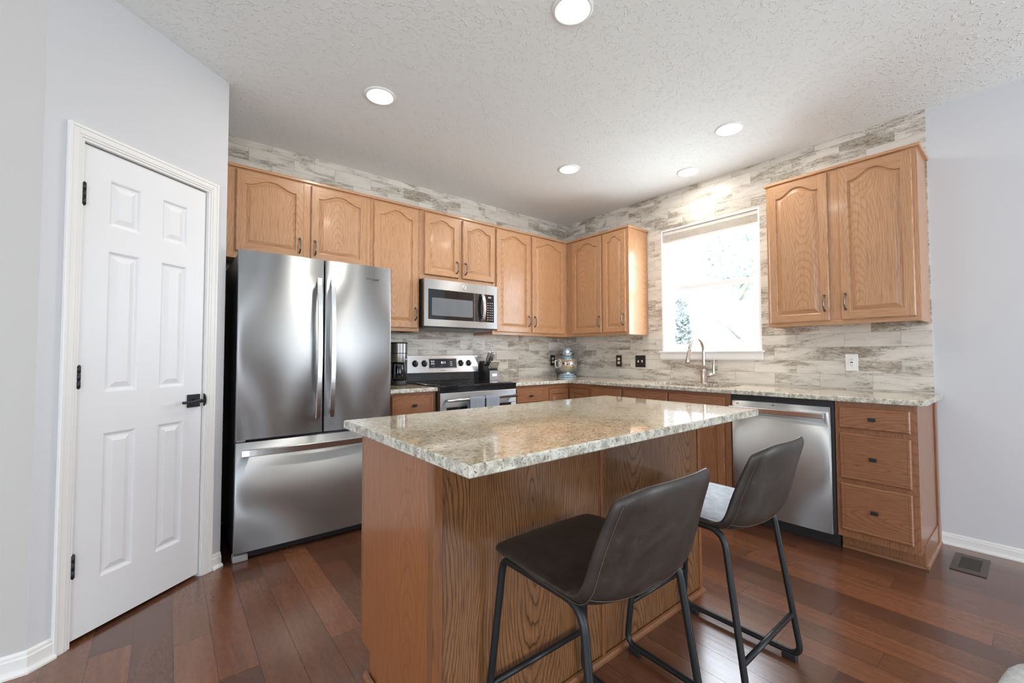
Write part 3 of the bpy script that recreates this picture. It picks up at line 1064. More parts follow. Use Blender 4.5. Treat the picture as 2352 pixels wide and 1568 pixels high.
def upper_back(label, x0, x1, z0, doors, handle_side, grp='oak wall cabinets along the range wall', extra=None):
    r = thing('wall_cabinet', label, 'cabinet', ((x0 + x1) / 2, 0, z0), 0, grp)
    g = 0.0005
    m = MB('oak_v')
    rec = 0.022
    m.box(x0 + g, x1 - g, -UF + 0.019, -0.001, z0 + rec, UT)
    m.box(x0 + g, x0 + 0.014, -UF + 0.019, -0.001, z0, z0 + rec)
    m.box(x1 - 0.014, x1 - g, -UF + 0.019, -0.001, z0, z0 + rec)
    if extra:
        extra(m)
    W(m, r).build('carcass', r)
    m = MB('oak_v', 'oak_h')
    m.box(x0 + g, x1 - g, -UF, -UF + 0.0188, z0, z0 + 0.04, 0.001, m='oak_h')
    m.box(x0 + g, x1 - g, -UF, -UF + 0.0188, UT - 0.03, UT, 0.001, m='oak_h')
    xs = [x0 + g] + [d for dd in doors for d in dd] + [x1 - g]
    for k in range(0, len(xs), 2):
        m.box(xs[k], xs[k + 1] + (0.01 if k + 2 < len(xs) else 0), -UF, -UF + 0.0188, z0 + 0.04, UT - 0.03, 0.0, m='oak_v')
    W(m, r).build('face_frame', r)
    m = MB('oak_h')
    crown(m, [(x0 + g, x1 - g, -UF - 0.016, -0.001)])
    W(m, r).build('crown_moulding', r)
    for k, (a, b) in enumerate(doors):
        db, dt = z0 + (0.028 if z0 < 1.5 else 0.045), 2.377
        T = TB(a, db, -FD)
        d = cab_door(r, T, b - a, dt - db, 0.052 if z0 < 1.5 else 0.042, 'oak_v', 'oak_h')
        hs = handle_side[k]
        pull(r, d, T, (b - a - 0.026) if hs == 'r' else 0.026, 0.115 if z0 < 1.5 else 0.088, 0.10)
    return r

upper_back('two door oak wall cabinet above the stainless fridge', -3.462, -2.523, 1.795, [(-3.408, -3.004), (-2.955, -2.556)], 'rl')
upper_back('narrow single door oak wall cabinet between fridge and microwave', -2.522, -2.104, UB, [(-2.498, -2.122)], 'r')
upper_back('short two door oak wall cabinet above the microwave', -2.1035, -1.3435, 1.803, [(-2.061, -1.723), (-1.683, -1.327)], 'rl')
upper_back('tall two door oak wall cabinet between microwave and room corner', -1.343, -0.3185, UB, [(-1.302, -0.874), (-0.845, -0.367)], 'rl')

def upper_right(label, y0, y1, doors, handle_side, arch=0.052, side_l=False, side_r=False):
    """y0 > y1 (u runs towards -y)"""
    r = thing('wall_cabinet', label, 'cabinet', (0, (y0 + y1) / 2, UB), 0, 'oak wall cabinets on the window wall')
    g = 0.0005
    rec = 0.022
    m = MB('oak_v')
    m.box(-UF + 0.019, -0.001, y0 - g, y1 + g, UB + rec, UT)
    m.box(-UF + 0.019, -0.001, y0 - g, y0 - 0.014, UB, UB + rec)
    m.box(-UF + 0.019, -0.001, y1 + 0.014, y1 + g, UB, UB + rec)
    W(m, r).build('carcass', r)
    m = MB('oak_v', 'oak_h')
    m.box(-UF, -UF + 0.0188, y0 - g, y1 + g, UB, UB + 0.04, 0.001, m='oak_h')
    m.box(-UF, -UF + 0.0188, y0 - g, y1 + g, UT - 0.03, UT, 0.001, m='oak_h')
    ys = [y0 - g] + [d for dd in doors for d in dd] + [y1 + g]
    for k in range(0, len(ys), 2):
        m.box(-UF, -UF + 0.0188, ys[k], ys[k + 1] - (0.01 if k + 2 < len(ys) else 0), UB + 0.04, UT - 0.03, 0.0, m='oak_v')
    W(m, r).build('face_frame', r)
    m = MB('oak_h')
    ya = y0 - g + (0.016 if side_l else 0)
    yb = y1 + g - (0.016 if side_r else 0)
    crown(m, [(-UF - 0.016, -0.001, ya, yb)])
    W(m, r).build('crown_moulding', r)
    for k, (a, b) in enumerate(doors):
        db, dt = UB + 0.028, 2.377
        T = TR(a, db, -FD)
        d = cab_door(r, T, a - b, dt - db, arch, 'oak_v', 'oak_h')
        hs = handle_side[k]
        pull(r, d, T, (a - b - 0.026) if hs == 'r' else 0.026, 0.115, 0.10)
    return r
upper_right('oak wall cabinet filling the corner left of the kitchen window', -0.0015, -1.125, [(-0.405, -0.803), (-0.826, -1.097)], 'rr', side_r=True)
upper_right('wide two door oak wall cabinet right of the kitchen window', -2.334, -3.149, [(-2.353, -2.709), (-2.770, -3.127)], 'rl', side_l=True, side_r=True)

# ================================================================== BASE CABINETS
BF, BT = 0.61, 0.8835
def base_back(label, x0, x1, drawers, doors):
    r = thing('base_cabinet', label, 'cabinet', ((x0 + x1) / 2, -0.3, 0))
    m = MB('oak_shade_v')
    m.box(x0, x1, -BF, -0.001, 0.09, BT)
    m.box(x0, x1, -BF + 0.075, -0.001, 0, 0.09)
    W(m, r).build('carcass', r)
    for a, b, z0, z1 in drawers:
        drawer_front(r, TB(a, z0, -BF - 0.0195), b - a, z1 - z0, 'oak_shade_h')
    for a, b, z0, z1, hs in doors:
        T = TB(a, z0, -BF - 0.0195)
        d = cab_door(r, T, b - a, z1 - z0, 0.0, 'oak_shade_v', 'oak_shade_h')
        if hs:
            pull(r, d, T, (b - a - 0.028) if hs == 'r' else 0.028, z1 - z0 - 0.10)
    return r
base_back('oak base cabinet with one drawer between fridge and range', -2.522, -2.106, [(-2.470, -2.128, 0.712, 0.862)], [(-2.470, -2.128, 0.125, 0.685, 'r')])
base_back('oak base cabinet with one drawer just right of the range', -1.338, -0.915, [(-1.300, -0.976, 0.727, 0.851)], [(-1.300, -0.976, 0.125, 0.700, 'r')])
# corner cabinet with a bi-fold door
r = thing('base_cabinet', 'oak corner base cabinet with an inward folding two leaf door', 'cabinet', (-0.45, -0.45, 0))
m = MB('oak_shade_v')
m.box(-0.9145, -0.001, -BF + 0.012, -0.001, 0.09, BT)
m.box(-BF + 0.012, -0.001, -0.9045, -BF + 0.012, 0.09, BT)
m.box(-0.9145, -0.001, -0.53, -0.001, 0, 0.09)
m.box(-0.53, -0.001, -0.9045, -0.53, 0, 0.09)
for a in ((-0.9145, -0.888, -BF, -BF + 0.012, 0.09, BT), (-0.888, -BF, -BF, -BF + 0.012, 0.842, BT), (-0.888, -BF, -BF, -BF + 0.012, 0.09, 0.12),
          (-BF, -BF + 0.012, -0.9045, -0.875, 0.09, BT), (-BF, -BF + 0.012, -0.875, -BF, 0.842, BT), (-BF, -BF + 0.012, -0.875, -BF, 0.09, 0.12)):
    m.box(*a)
W(m, r).build('carcass', r)
T = TB(-0.882, 0.125, -BF - 0.004)
d = cab_door(r, T, 0.882 - BF - 0.006, 0.709, 0.0, 'oak_shade_v', 'oak_shade_h', 0.0155)
T = TR(-BF - 0.006, 0.125, -BF - 0.004)
d = cab_door(r, T, 0.868 - BF - 0.006, 0.709, 0.0, 'oak_shade_v', 'oak_shade_h', 0.0155)

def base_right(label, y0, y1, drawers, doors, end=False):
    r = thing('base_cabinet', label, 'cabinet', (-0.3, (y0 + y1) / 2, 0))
    m = MB('oak_shade_v')
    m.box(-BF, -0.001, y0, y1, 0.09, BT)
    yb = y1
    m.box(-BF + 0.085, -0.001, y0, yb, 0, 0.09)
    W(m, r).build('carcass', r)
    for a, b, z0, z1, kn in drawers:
        drawer_front(r, TR(a, z0, -BF - 0.0195), a - b, z1 - z0, 'oak_shade_h', name='drawer' if kn else 'false_drawer', knob=kn)
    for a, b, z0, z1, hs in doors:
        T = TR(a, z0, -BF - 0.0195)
        d = cab_door(r, T, a - b, z1 - z0, 0.0, 'oak_shade_v', 'oak_shade_h')
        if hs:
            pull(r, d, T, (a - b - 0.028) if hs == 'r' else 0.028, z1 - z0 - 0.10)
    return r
base_right('oak base cabinet between the folding corner door and the sink cabinet', -0.9055, -1.262, [(-0.918, -1.250, 0.729, 0.858, False)], [(-0.918, -1.250, 0.125, 0.700, 'r')])
base_right('wide oak sink base cabinet with two false drawer fronts left of dishwasher', -1.2625, -2.183, [(-1.276, -1.697, 0.729, 0.858, False), (-1.706, -2.150, 0.729, 0.858, False)],
           [(-1.276, -1.697, 0.125, 0.700, 'r'), (-1.706, -2.140, 0.125, 0.700, 'l')])
r = base_right('oak three drawer base cabinet at the right end of the window wall', -2.792, -3.1535, [(-2.812, -3.127, 0.729, 0.852, True), (-2.812, -3.127, 0.432, 0.700, True), (-2.812, -3.127, 0.133, 0.406, True)], [])
m = MB('oak_shade_v')
m.box(-0.06, -0.0005, -3.1535, -3.163, 0.0, BT - 0.001, 0.002)
m.box(-BF + 0.09, -0.06, -3.1535, -3.158, 0.0, 0.12)
W(m, r).build('side_strip', r)
m = MB('oak_shade_h')
run(m, (-BF + 0.085, -2.795, 0), (-BF + 0.085, -3.170, 0), (-1, 0, 0), [(0, 0), (0.014, 0), (0.012, 0.010), (0.005, 0.018), (0, 0.019)])
run(m, (-BF + 0.071, -3.158, 0), (-0.001, -3.158, 0), (0, -1, 0), [(0, 0), (0.014, 0), (0.012, 0.010), (0.005, 0.018), (0, 0.019)])
W(m, r).build('shoe_moulding', r)

# ================================================================== COUNTERTOPS
def slab(name, poly, hole=None, label=None, z0=0.884, z1=0.914, grp=None):
    """polygon slab with chiselled edge; top faces polished, sides rough"""
    root = None
    bm = bmesh.new()
    e = 0.004
    cen = Vector((sum(p[0] for p in poly) / len(poly), sum(p[1] for p in poly) / len(poly)))
    n = len(poly)
    def inset(d):
        out = []
        for i in range(n):
            p, a, b = Vector(poly[i]), Vector(poly[i - 1]), Vector(poly[(i + 1) % n])
            u, v = (p - a).normalized(), (b - p).normalized()
            n1, n2 = Vector((-u.y, u.x)), Vector((-v.y, v.x))
            k = n1 + n2
            out.append(p + k / max(1e-6, k.dot(n1)) * d)
        return out
    # poly must be counter-clockwise so that the inset goes inwards
    A = [bm.verts.new((p.x, p.y, z1)) for p in inset(e)]
    B = [bm.verts.new((p[0], p[1], z1 - e)) for p in poly]
    Cc = [bm.verts.new((p[0], p[1], z0 + e * 0.6)) for p in poly]
    D = [bm.verts.new((p.x, p.y, z0)) for p in inset(e * 0.6)]
    for P_, Q_, mi in ((A, B, 1), (B, Cc, 1), (Cc, D, 1)):
        for i in range(n):
            f = bm.faces.new([P_[i], P_[(i + 1) % n], Q_[(i + 1) % n], Q_[i]])
            f.material_index = mi
    if hole:
        H1 = [bm.verts.new((p[0], p[1], z1)) for p in hole]
        H0 = [bm.verts.new((p[0], p[1], z0)) for p in hole]
        k = len(hole)
        for i in range(k):
            f = bm.faces.new([H1[i], H0[i], H0[(i + 1) % k], H1[(i + 1) % k]])
            f.material_index = 1
        for top, hh in ((A, H1), (D, H0)):
            es = []
            for R in (top, hh):
                for i in range(len(R)):
                    es.append(bm.edges.get((R[i], R[(i + 1) % len(R)])))
            bmesh.ops.triangle_fill(bm, use_beauty=True, use_dissolve=False, edges=es)
    else:
        bm.faces.new(A)
        bm.faces.new(D[::-1])
    bmesh.ops.recalc_face_normals(bm, faces=bm.faces)
    me = bpy.data.meshes.new(name)
    bm.to_mesh(me)
    bm.free()
    me.materials.append(MAT['granite'])
    me.materials.append(MAT['granite_edge'])
    o = bpy.data.objects.new(name, me)
    C.objects.link(o)
    tag(o, label, 'countertop', grp)
    return o
CF = 0.645
slab('countertop', [(-2.520, -CF), (-2.1055, -CF), (-2.1055, -0.002), (-2.520, -0.002)], None, 'short granite countertop between fridge and range')
hole = []
hx0, hx1, hy0, hy1, hr = -0.535, -0.125, -2.085, -1.375, 0.09
for (cx, cy, a) in ((hx1 - hr, hy1 - hr, 0), (hx0 + hr, hy1 - hr, PI / 2), (hx0 + hr, hy0 + hr, PI), (hx1 - hr, hy0 + hr, 1.5 * PI)):
    for k in range(7):
        t = a + k / 6 * PI / 2
        hole.append((cx + hr * math.cos(t), cy + hr * math.sin(t)))
slab('countertop', [(-1.3395, -CF), (-CF, -CF), (-CF, -3.1914), (-0.0012, -3.1914), (-0.0012, -0.0012), (-1.3395, -0.0012)], hole,
     'long L-shaped speckled granite countertop running round the corner under the window')
slab('countertop', [(-3.2101, -2.768), (-1.6582, -2.768), (-1.6582, -1.9066), (-3.2101, -1.9066)], None, 'granite slab on top of the kitchen island')

# undermount sink
snk = MB('sink_steel')
e = 0.004
b = bmesh.new()
def ring(dx, z):
    out = []
    for (cx, cy, a) in ((hx1 - hr, hy1 - hr, 0), (hx0 + hr, hy1 - hr, PI / 2), (hx0 + hr, hy0 + hr, PI), (hx1 - hr, hy0 + hr, 1.5 * PI)):
        for k in range(7):
            t_ = a + k / 6 * PI / 2
            out.append(b.verts.new((cx + (hr + dx) * math.cos(t_), cy + (hr + dx) * math.sin(t_), z)))
    return out
R = [ring(0.018, 0.8825), ring(0.003, 0.8825), ring(0.0, 0.87), ring(-0.004, 0.70), ring(-0.03, 0.685)]
for A, B_ in zip(R, R[1:]):
    for i in range(len(A)):
        f = b.faces.new([A[i], A[(i + 1) % len(A)], B_[(i + 1) % len(A)], B_[i]])
        f.smooth = True
b.faces.new(R[-1])
snk.merge(b)
so = snk.build('sink')
tag(so, 'undermount steel sink bowl below the window', 'sink')

# ================================================================== ISLAND
IX0, IX1, IY0, IY1 = -3.146, -1.668, -2.492, -1.945
r = thing('kitchen_island', 'oak kitchen island cabinet carrying the large granite slab', 'kitchen island', ((IX0 + IX1) / 2, (IY0 + IY1) / 2, 0))
m = MB('oak_island_side')
m.box(IX0, IX1, IY0 + 0.006, IY1, 0.09, 0.8835)
m.box(IX0, IX1, IY0 + 0.006, IY1 - 0.075, 0, 0.09)
W(m, r).build('carcass', r)
m = MB('oak_island')
m.box(IX0 + 0.02, -2.4285, IY0, IY0 + 0.0058, 0.001, 0.883)
W(m, r).build('back_panel', r)
m = MB('oak_island')
m.box(-2.4080, IX1 - 0.001, IY0, IY0 + 0.0058, 0.001, 0.883)
W(m, r).build('back_panel', r)
for a, b_ in ((-2.428, -2.4085), (IX1 - 0.018, IX1 + 0.006)):
    m = MB('oak_island_trim')
    m.box(a, b_, IY0 - 0.006, IY0 + 0.004, 0.0, 0.8832, 0.002)
    W(m, r).build('batten', r)
m = MB('oak_island_trim')
m.box(IX0 - 0.006, IX0 + 0.026, IY0 - 0.008, IY0 + 0.026, 0.0, 0.8832, 0.003)
W(m, r).build('corner_moulding', r)
m = MB('oak_island_trim')
sp = [(0, 0), (0.016, 0), (0.0145, 0.009), (0.008, 0.016), (0, 0.019)]
run(m, (IX0 - 0.02, IY0 - 0.006, 0), (IX1 + 0.006, IY0 - 0.006, 0), (0, -1, 0), sp)
run(m, (IX0 - 0.006, IY0 - 0.02, 0), (IX0 - 0.006, IY1 - 0.06, 0), (-1, 0, 0), sp)
W(m, r).build('shoe_moulding', r)
for a, b_ in ((IX0, IX0 + 0.02), (IX1 - 0.03, IX1)):
    m = MB('oak_island_trim')
    m.box(a, b_, IY1, IY1 + 0.019, 0.095, 0.883, 0.001)
    W(m, r).build('frame_stile', r)
wI = (IX1 - 0.03 - IX0 - 0.03) / 3
for k in range(3):
    a = IX0 + 0.027 + k * (wI + 0.003)
    T = (lambda a_, z_: (lambda u, v, d: Vector((a_ + wI - u, IY1 + 0.0195 + d, z_ + v))))(a, 0.13)
    cab_door(r, T, wI - 0.012, 0.72, 0.0, 'oak_shade_v', 'oak_shade_h')

# ================================================================== FRIDGE
fx0, fx1, fy = -3.432, -2.522, -0.739
r = thing('refrigerator', 'stainless french door refrigerator with bottom freezer drawer', 'refrigerator', ((fx0 + fx1) / 2, -0.4, 0))
m = MB('dark_side')
m.box(fx0 + 0.004, fx1 - 0.004, fy + 0.068, -0.04, 0.045, 1.752, 0.004)
W(m, r).build('cabinet_body', r)
m = MB('black_plastic')
m.box(fx0 + 0.03, fx1 - 0.03, fy + 0.055, fy + 0.10, 0.006, 0.055, 0.003)
for k in range(5):
    m.box(fx0 + 0.1, fx1 - 0.1, fy + 0.050, fy + 0.056, 0.014 + k * 0.008, 0.018 + k * 0.008)
W(m, r).build('base_grille', r)
for xa in (fx0, fx1 - 0.075):
    m = MB('grey_plastic')
    m.box(xa, xa + 0.075, fy + 0.018, fy + 0.085, 0.0, 0.040, 0.008)
    W(m, r).build('foot', r)
for xa in (fx0 + 0.006, fx1 - 0.056):
    m = MB('grey_plastic')
    m.box(xa, xa + 0.05, fy + 0.03, fy + 0.13, 1.752, 1.768, 0.005)
    W(m, r).build('hinge_cover', r)
    m = MB('grey_plastic')
    m.box(xa, xa + 0.045, fy + 0.012, fy + 0.06, 0.672, 0.683, 0.001)
    W(m, r).build('hinge', r)
def bowed(mb, x0, x1, z0, z1, yb, yf, bow, n=18, ed=0.010, m=None):
    """appliance door: slightly convex front with rounded vertical edges"""
    pts = [(x0, yb)]
    for k in range(5):
        a = k / 4 * PI / 2
        pts.append((x0 + ed * (1 - math.cos(a)), yf + ed - ed * math.sin(a)))
    for k in range(1, n):
        t = k / n
        x = x0 + ed + (x1 - x0 - 2 * ed) * t
        pts.append((x, yf - bow * (1 - (2 * t - 1) ** 2)))
    for k in range(5):
        a = (1 - k / 4) * PI / 2
        pts.append((x1 - ed * (1 - math.cos(a)), yf + ed - ed * math.sin(a)))
    pts.append((x1, yb))
    bm = mb.bm
    idx = mb.mi(m)
    A = [bm.verts.new((p[0], p[1], z0)) for p in pts]
    B = [bm.verts.new((p[0], p[1], z1)) for p in pts]
    n_ = len(pts)
    for i in range(n_):
        f = bm.faces.new([A[i], A[(i + 1) % n_], B[(i + 1) % n_], B[i]])
        f.smooth = 0 < i < n_ - 2
        f.material_index = idx
    for R_ in (A[::-1], B):
        f = bm.faces.new(R_)
        f.material_index = idx
xm_ = -2.9665
doors = []
for a, b_, nm, lb in ((fx0, xm_ - 0.003, 'door', 'left door'), (xm_ + 0.003, fx1, 'door', 'right door')):
    m = MB('steel')
    bowed(m, a, b_, 0.684, 1.765, fy + 0.060, fy + 0.006, 0.006)
    doors.append(lab(W(m, r).build('door', r, weld=False), 'stainless ' + lb))
m = MB('steel')
bowed(m, fx0, fx1, 0.056, 0.668, fy + 0.060, fy + 0.006, 0.007)
fz = W(m, r).build('freezer_drawer', r, weld=False)
def flat_bar(mb, pts, wdir, wd, th_dir, th, m=None):
    """flat strap handle following pts"""
    bm = mb.bm
    idx = mb.mi(m)
    rings = []
    wv, tv = Vector(wdir), Vector(th_dir)
    e = 0.25
    for p in pts:
        p = Vector(p)
        rings.append([bm.verts.new(p + wv * (a * wd / 2) + tv * (b * th / 2)) for a, b in ((-1, -e), (-1 + .2, -1), (1 - .2, -1), (1, -e), (1, e), (1 - .2, 1), (-1 + .2, 1), (-1, e))])
    for A, B in zip(rings, rings[1:]):
        for k in range(8):
            f = bm.faces.new([A[k], A[(k + 1) % 8], B[(k + 1) % 8], B[k]])
            f.material_index = idx
    for R_ in (rings[0][::-1], rings[-1]):
        f = bm.faces.new(R_)
        f.material_index = idx
for d, hx in ((doors[0], -3.005), (doors[1], -2.925)):
    m = MB('steel_bright')
    pts = []
    for k in range(21):
        t = k / 20
        pts.append((hx, fy - 0.022 - 0.036 * math.sin(PI * t) ** 0.8, 0.775 + 0.868 * t))
    flat_bar(m, pts, (1, 0, 0), 0.030, (0, 1, 0), 0.014)
    for zz in (0.80, 1.615):
        m.box(hx - 0.010, hx + 0.010, fy - 0.025, fy + 0.004, zz - 0.02, zz + 0.02, 0.003)
    h = W(m, r).build('handle', None)
    h.parent = d
m = MB('steel_bright')
pts = []
for k in range(25):
    t = k / 24
    pts.append((fx0 + 0.030 + (fx1 - fx0 - 0.06) * t, fy - 0.022 - 0.034 * math.sin(PI * t) ** 0.8, 0.612))
flat_bar(m, pts, (0, 0, 1), 0.040, (0, 1, 0), 0.014)
for xx in (fx0 + 0.055, fx1 - 0.055):
    m.box(xx - 0.02, xx + 0.02, fy - 0.025, fy + 0.004, 0.602, 0.622, 0.003)
h = W(m, r).build('handle', None)
h.parent = fz
lg = text_mesh('logo', 'Whirlpool', 0.022, 'print_dark', Matrix.Translation(-Vector(r.location)) @ face_frame('-y', (-2.662, fy + 0.0005, 1.676)), None, 0.0006)
lg.parent = doors[1]

# ================================================================== RANGE
gx0, gx1 = -2.1030, -1.3415
r = thing('kitchen_range', 'freestanding stainless electric range with black glass cooktop', 'range', ((gx0 + gx1) / 2, -0.35, 0))
m = MB('black_plastic')
m.box(gx0 + 0.002, gx1 - 0.002, -0.635, -0.03, 0.02, 0.905, 0.002)
for xa in (gx0 + 0.03, gx1 - 0.07):
    for ya in (-0.60, -0.10):
        m.box(xa, xa + 0.04, ya, ya + 0.04, 0.0, 0.021)
W(m, r).build('body', r)
m = MB('black_gloss')
m.box(gx0, gx1, -0.675, -0.085, 0.906, 0.928, 0.006)
m.prism([(-0.672, 0.907), (-0.640, 0.907), (-0.640, 0.872), (-0.660, 0.872), (-0.668, 0.880)], gx0 + 0.001, gx1 - 0.001)
W(m, r).build('cooktop', r)
for (bx_, by_, br) in ((-1.93, -0.50, 0.105), (-1.53, -0.50, 0.085), (-1.93, -0.22, 0.075), (-1.53, -0.22, 0.085)):
    m = MB('print_dark')
    m.lathe([(br - 0.002, 0.9283), (br, 0.9283), (br, 0.9285), (br - 0.002, 0.9285)], bx_, by_, 40)
    W(m, r).build('burner_ring', r)
# backguard
m = MB('steel_bright')
m.prism([(-0.088, 1.002), (-0.070, 1.160), (-0.058, 1.163), (-0.030, 1.163), (-0.030, 1.002)], gx0, gx1, bev=0.002)
bgd = W(m, r).build('backguard', r)
m = MB('black_gloss')
m.prism([(-0.095, 0.929), (-0.086, 0.932), (-0.084, 0.998), (-0.030, 0.998), (-0.030, 0.929)], gx0, gx1)
m.prism([(-0.098, 0.997), (-0.088, 1.0015), (-0.030, 1.0015), (-0.030, 0.997)], gx0 + 0.01, gx1 - 0.01)
h = W(m, r).build('vent_trim', r)
tilt = math.atan2(0.018, 0.158)
def on_bg(mb, x, z):
    """matrix putting a -y facing piece on the tilted backguard"""
    y = -0.088 + 0.018 * (z - 1.002) / 0.158
    return Matrix.Translation((x, y, z)) @ Matrix.Rotation(-tilt, 4, 'X')
m = MB('screen', 'steel')
b_ = bmesh.new()
mx = on_bg(m, -1.738, 1.086)
m.box(-0.150, 0.150, -0.0025, 0.002, -0.047, 0.047, 0.002, m='steel', mat=mx)
m.box(-0.144, 0.144, -0.0040, -0.002, -0.041, 0.041, 0.001, m='screen', mat=mx)
h = W(m, r).build('control_display', None); h.parent = bgd
dm = Matrix.Translation(-Vector(r.location)) @ mx
for dx, dz, sz, tx in ((-0.108, 0.018, 0.016, '□ □'), (-0.108, -0.004, 0.016, '□ □'), (-0.10, -0.026, 0.010, '- - - -'), (0.005, 0.006, 0.030, '8:11'), (-0.02, -0.024, 0.010, '- - -'), (0.085, 0.012, 0.010, '7 8 9'), (0.085, -0.004, 0.010, '4 5 6'), (0.085, -0.020, 0.010, '1 2 3')):
    t_ = text_mesh('display_digits', tx, sz, 'digits', dm @ face_frame('-y', (dx, -0.0042, dz)), None, 0.0002)
    t_.parent = bgd
t_ = text_mesh('logo', 'SAMSUNG', 0.013, 'print_dark', Matrix.Translation(-Vector(r.location)) @ on_bg(None, -1.738, 1.020) @ face_frame('-y', (0, -0.0003, 0)), None, 0.0003)
t_.parent = bgd
for kx in (-2.020, -1.930, -1.545, -1.455):
    m = MB('black_plastic', 'steel_bright')
    mx = on_bg(m, kx, 1.086)
    m.lathe([(0.029, 0.0), (0.029, 0.004), (0.025, 0.006), (0.022, 0.020), (0.019, 0.024), (0.0, 0.024)], (0, 0, 0), 0, 28, axis='y', mat=mx)
    m.box(-0.006, 0.006, -0.036, -0.018, -0.021, 0.021, 0.003, m='black_plastic', mat=mx)
    m.box(-0.0015, 0.0015, -0.0365, -0.035, 0.004, 0.020, 0.0, m='steel_bright', mat=mx)
    m.lathe([(0.031, 0.0), (0.031, 0.002), (0.029, 0.0025), (0.0, 0.0025)], (0, 0, 0), 0, 28, m='steel_bright', axis='y', mat=mx)
    k_ = W(m, r).build('knob', None)
    k_.parent = bgd
# oven door
m = MB('steel', 'black_gloss')
m.box(gx0 + 0.003, gx1 - 0.003, -0.672, -0.636, 0.752, 0.866, 0.004, m='steel')
m.box(gx0 + 0.003, gx0 + 0.06, -0.672, -0.636, 0.27, 0.751, 0.003, m='steel')
m.box(gx1 - 0.06, gx1 - 0.003, -0.672, -0.636, 0.27, 0.751, 0.003, m='steel')
m.box(gx0 + 0.05, gx1 - 0.05, -0.669, -0.636, 0.34, 0.7515, 0.002, m='black_gloss')
m.box(gx0 + 0.05, gx1 - 0.05, -0.672, -0.636, 0.27, 0.345, 0.003, m='steel')
od = W(m, r).build('oven_door', r)
m = MB('steel_bright')
hy_ = -0.725
m.tube([(gx0 + 0.035, hy_, 0.812), (gx1 - 0.035, hy_, 0.812)], 0.013, 18)
for xx in (gx0 + 0.055, gx1 - 0.055):
    m.tube([(xx, hy_, 0.812), (xx, -0.670, 0.812)], 0.009, 12)
h = W(m, r).build('handle', None); h.parent = od
m = MB('steel')
m.box(gx0 + 0.003, gx1 - 0.003, -0.668, -0.636, 0.07, 0.262, 0.004)
W(m, r).build('storage_drawer', r)

# dish towels over the handle
for ta, tb, zb, lb in ((-1.872, -1.732, 0.60, 'grey waffle dish towel over the range handle, left of the pair'), (-1.718, -1.582, 0.63, 'grey waffle dish towel over the range handle, right of the pair')):
    m = MB('towel')
    bm = m.bm
    nx, rows = 22, []
    path = [(-0.0165 - 0.0, z) for z in ()]
    prof = []
    for k in range(13):
        z = zb + (0.812 - zb) * k / 12
        prof.append((hy_ - 0.0180, z))
    for k in range(1, 9):
        a = PI - PI * k / 9
        prof.append((hy_ + 0.0180 * math.cos(a), 0.812 + 0.0180 * math.sin(a)))
    for k in range(8):
        z = 0.812 - (0.812 - zb - 0.06) * k / 7
        prof.append((hy_ + 0.0180, z))
    off = []
    for j, (y, z) in enumerate(prof):
        row = []
        for i in range(nx + 1):
            u = i / nx
            hang = max(0.0, (0.812 - z) / 0.2)
            wv = 0.0035 * math.sin(u * 17 + ta * 40) * min(1, hang * 1.5)
            sgn = -1 if j < 14 else (1 if j > 20 else 0)
            row.append(Vector((ta + (tb - ta) * u + 0.003 * math.sin(j * 0.7) * hang, y + (wv * sgn if sgn < 0 else 0) - (0.004 * hang if sgn < 0 else 0), z)))
        rows.append(row)
    V1 = [[bm.verts.new(p) for p in row] for row in rows]
    for A, B in zip(V1, V1[1:]):
        for i in range(nx):
            f = bm.faces.new([A[i], A[i + 1], B[i + 1], B[i]])
            f.smooth = True
    o = m.build('dish_towel')
    sm = o.modifiers.new('thickness', 'SOLIDIFY')
    sm.thickness = 0.0035
    sm.offset = 0.0
    tag(o, lb, 'towel')

# ================================================================== MICROWAVE
mx0, mx1, my = -2.0995, -1.3475, -0.400
r = thing('microwave', 'stainless over-the-range microwave with black glass door', 'microwave', ((mx0 + mx1) / 2, -0.2, 1.39))
m = MB('black_plastic', 'grey_plastic')
m.box(mx0 + 0.003, mx1 - 0.003, my + 0.030, -0.002, 1.392, 1.800, 0.002)
m.prism([(my + 0.03, 1.392), (my + 0.06, 1.384), (-0.06, 1.380), (-0.03, 1.392)], mx0 + 0.03, mx1 - 0.03, m='grey_plastic')
W(m, r).build('body', r)
mz0, mz1 = 1.404, 1.799
xs_ = -1.4755        # seam between door and control side
m = MB('steel')
wx0, wx1, wz0, wz1 = -2.062, xs_ - 0.0, 1.462, 1.716
for a in ((mx0, wx0, mz0, mz1), (wx0, xs_, wz1, mz1), (wx0, xs_, mz0, wz0)):
    m.box(a[0], a[1], my, my + 0.030, a[2], a[3])
md = W(m, r).build('door', r)
m = MB('steel')
for a in ((xs_ + 0.0015, mx1, wz1, mz1), (xs_ + 0.0015, mx1, mz0, wz0), (-1.385, mx1, wz0, wz1)):
    m.box(a[0], a[1], my, my + 0.030, a[2], a[3])
W(m, r).build('control_frame', r)
m = MB('black_gloss', 'mesh_glass')
m.box(wx0, xs_ - 0.001, my + 0.002, my + 0.029, wz0, wz1)
gx_ = [(-2.020, 1.495), (-1.625, 1.495), (-1.618, 1.502), (-1.618, 1.638), (-1.625, 1.645), (-2.020, 1.645), (-2.027, 1.638), (-2.027, 1.502)]
m.prism(gx_, my + 0.0014, my + 0.0024, axis='y', m='mesh_glass')
h = W(m, r).build('window', None); h.parent = md
m = MB('steel_bright')
m.prism([(-1.600, 1.462), (-1.6015, 1.462), (-1.6015, 1.716), (-1.600, 1.716)], my + 0.0, my + 0.002, axis='y')
pts = [(-1.520, my - 0.010 - 0.030 * math.sin(PI * k / 16) ** 0.7, 1.466 + 0.246 * k / 16) for k in range(17)]
flat_bar(m, pts, (1, 0, 0), 0.034, (0, 1, 0), 0.016)
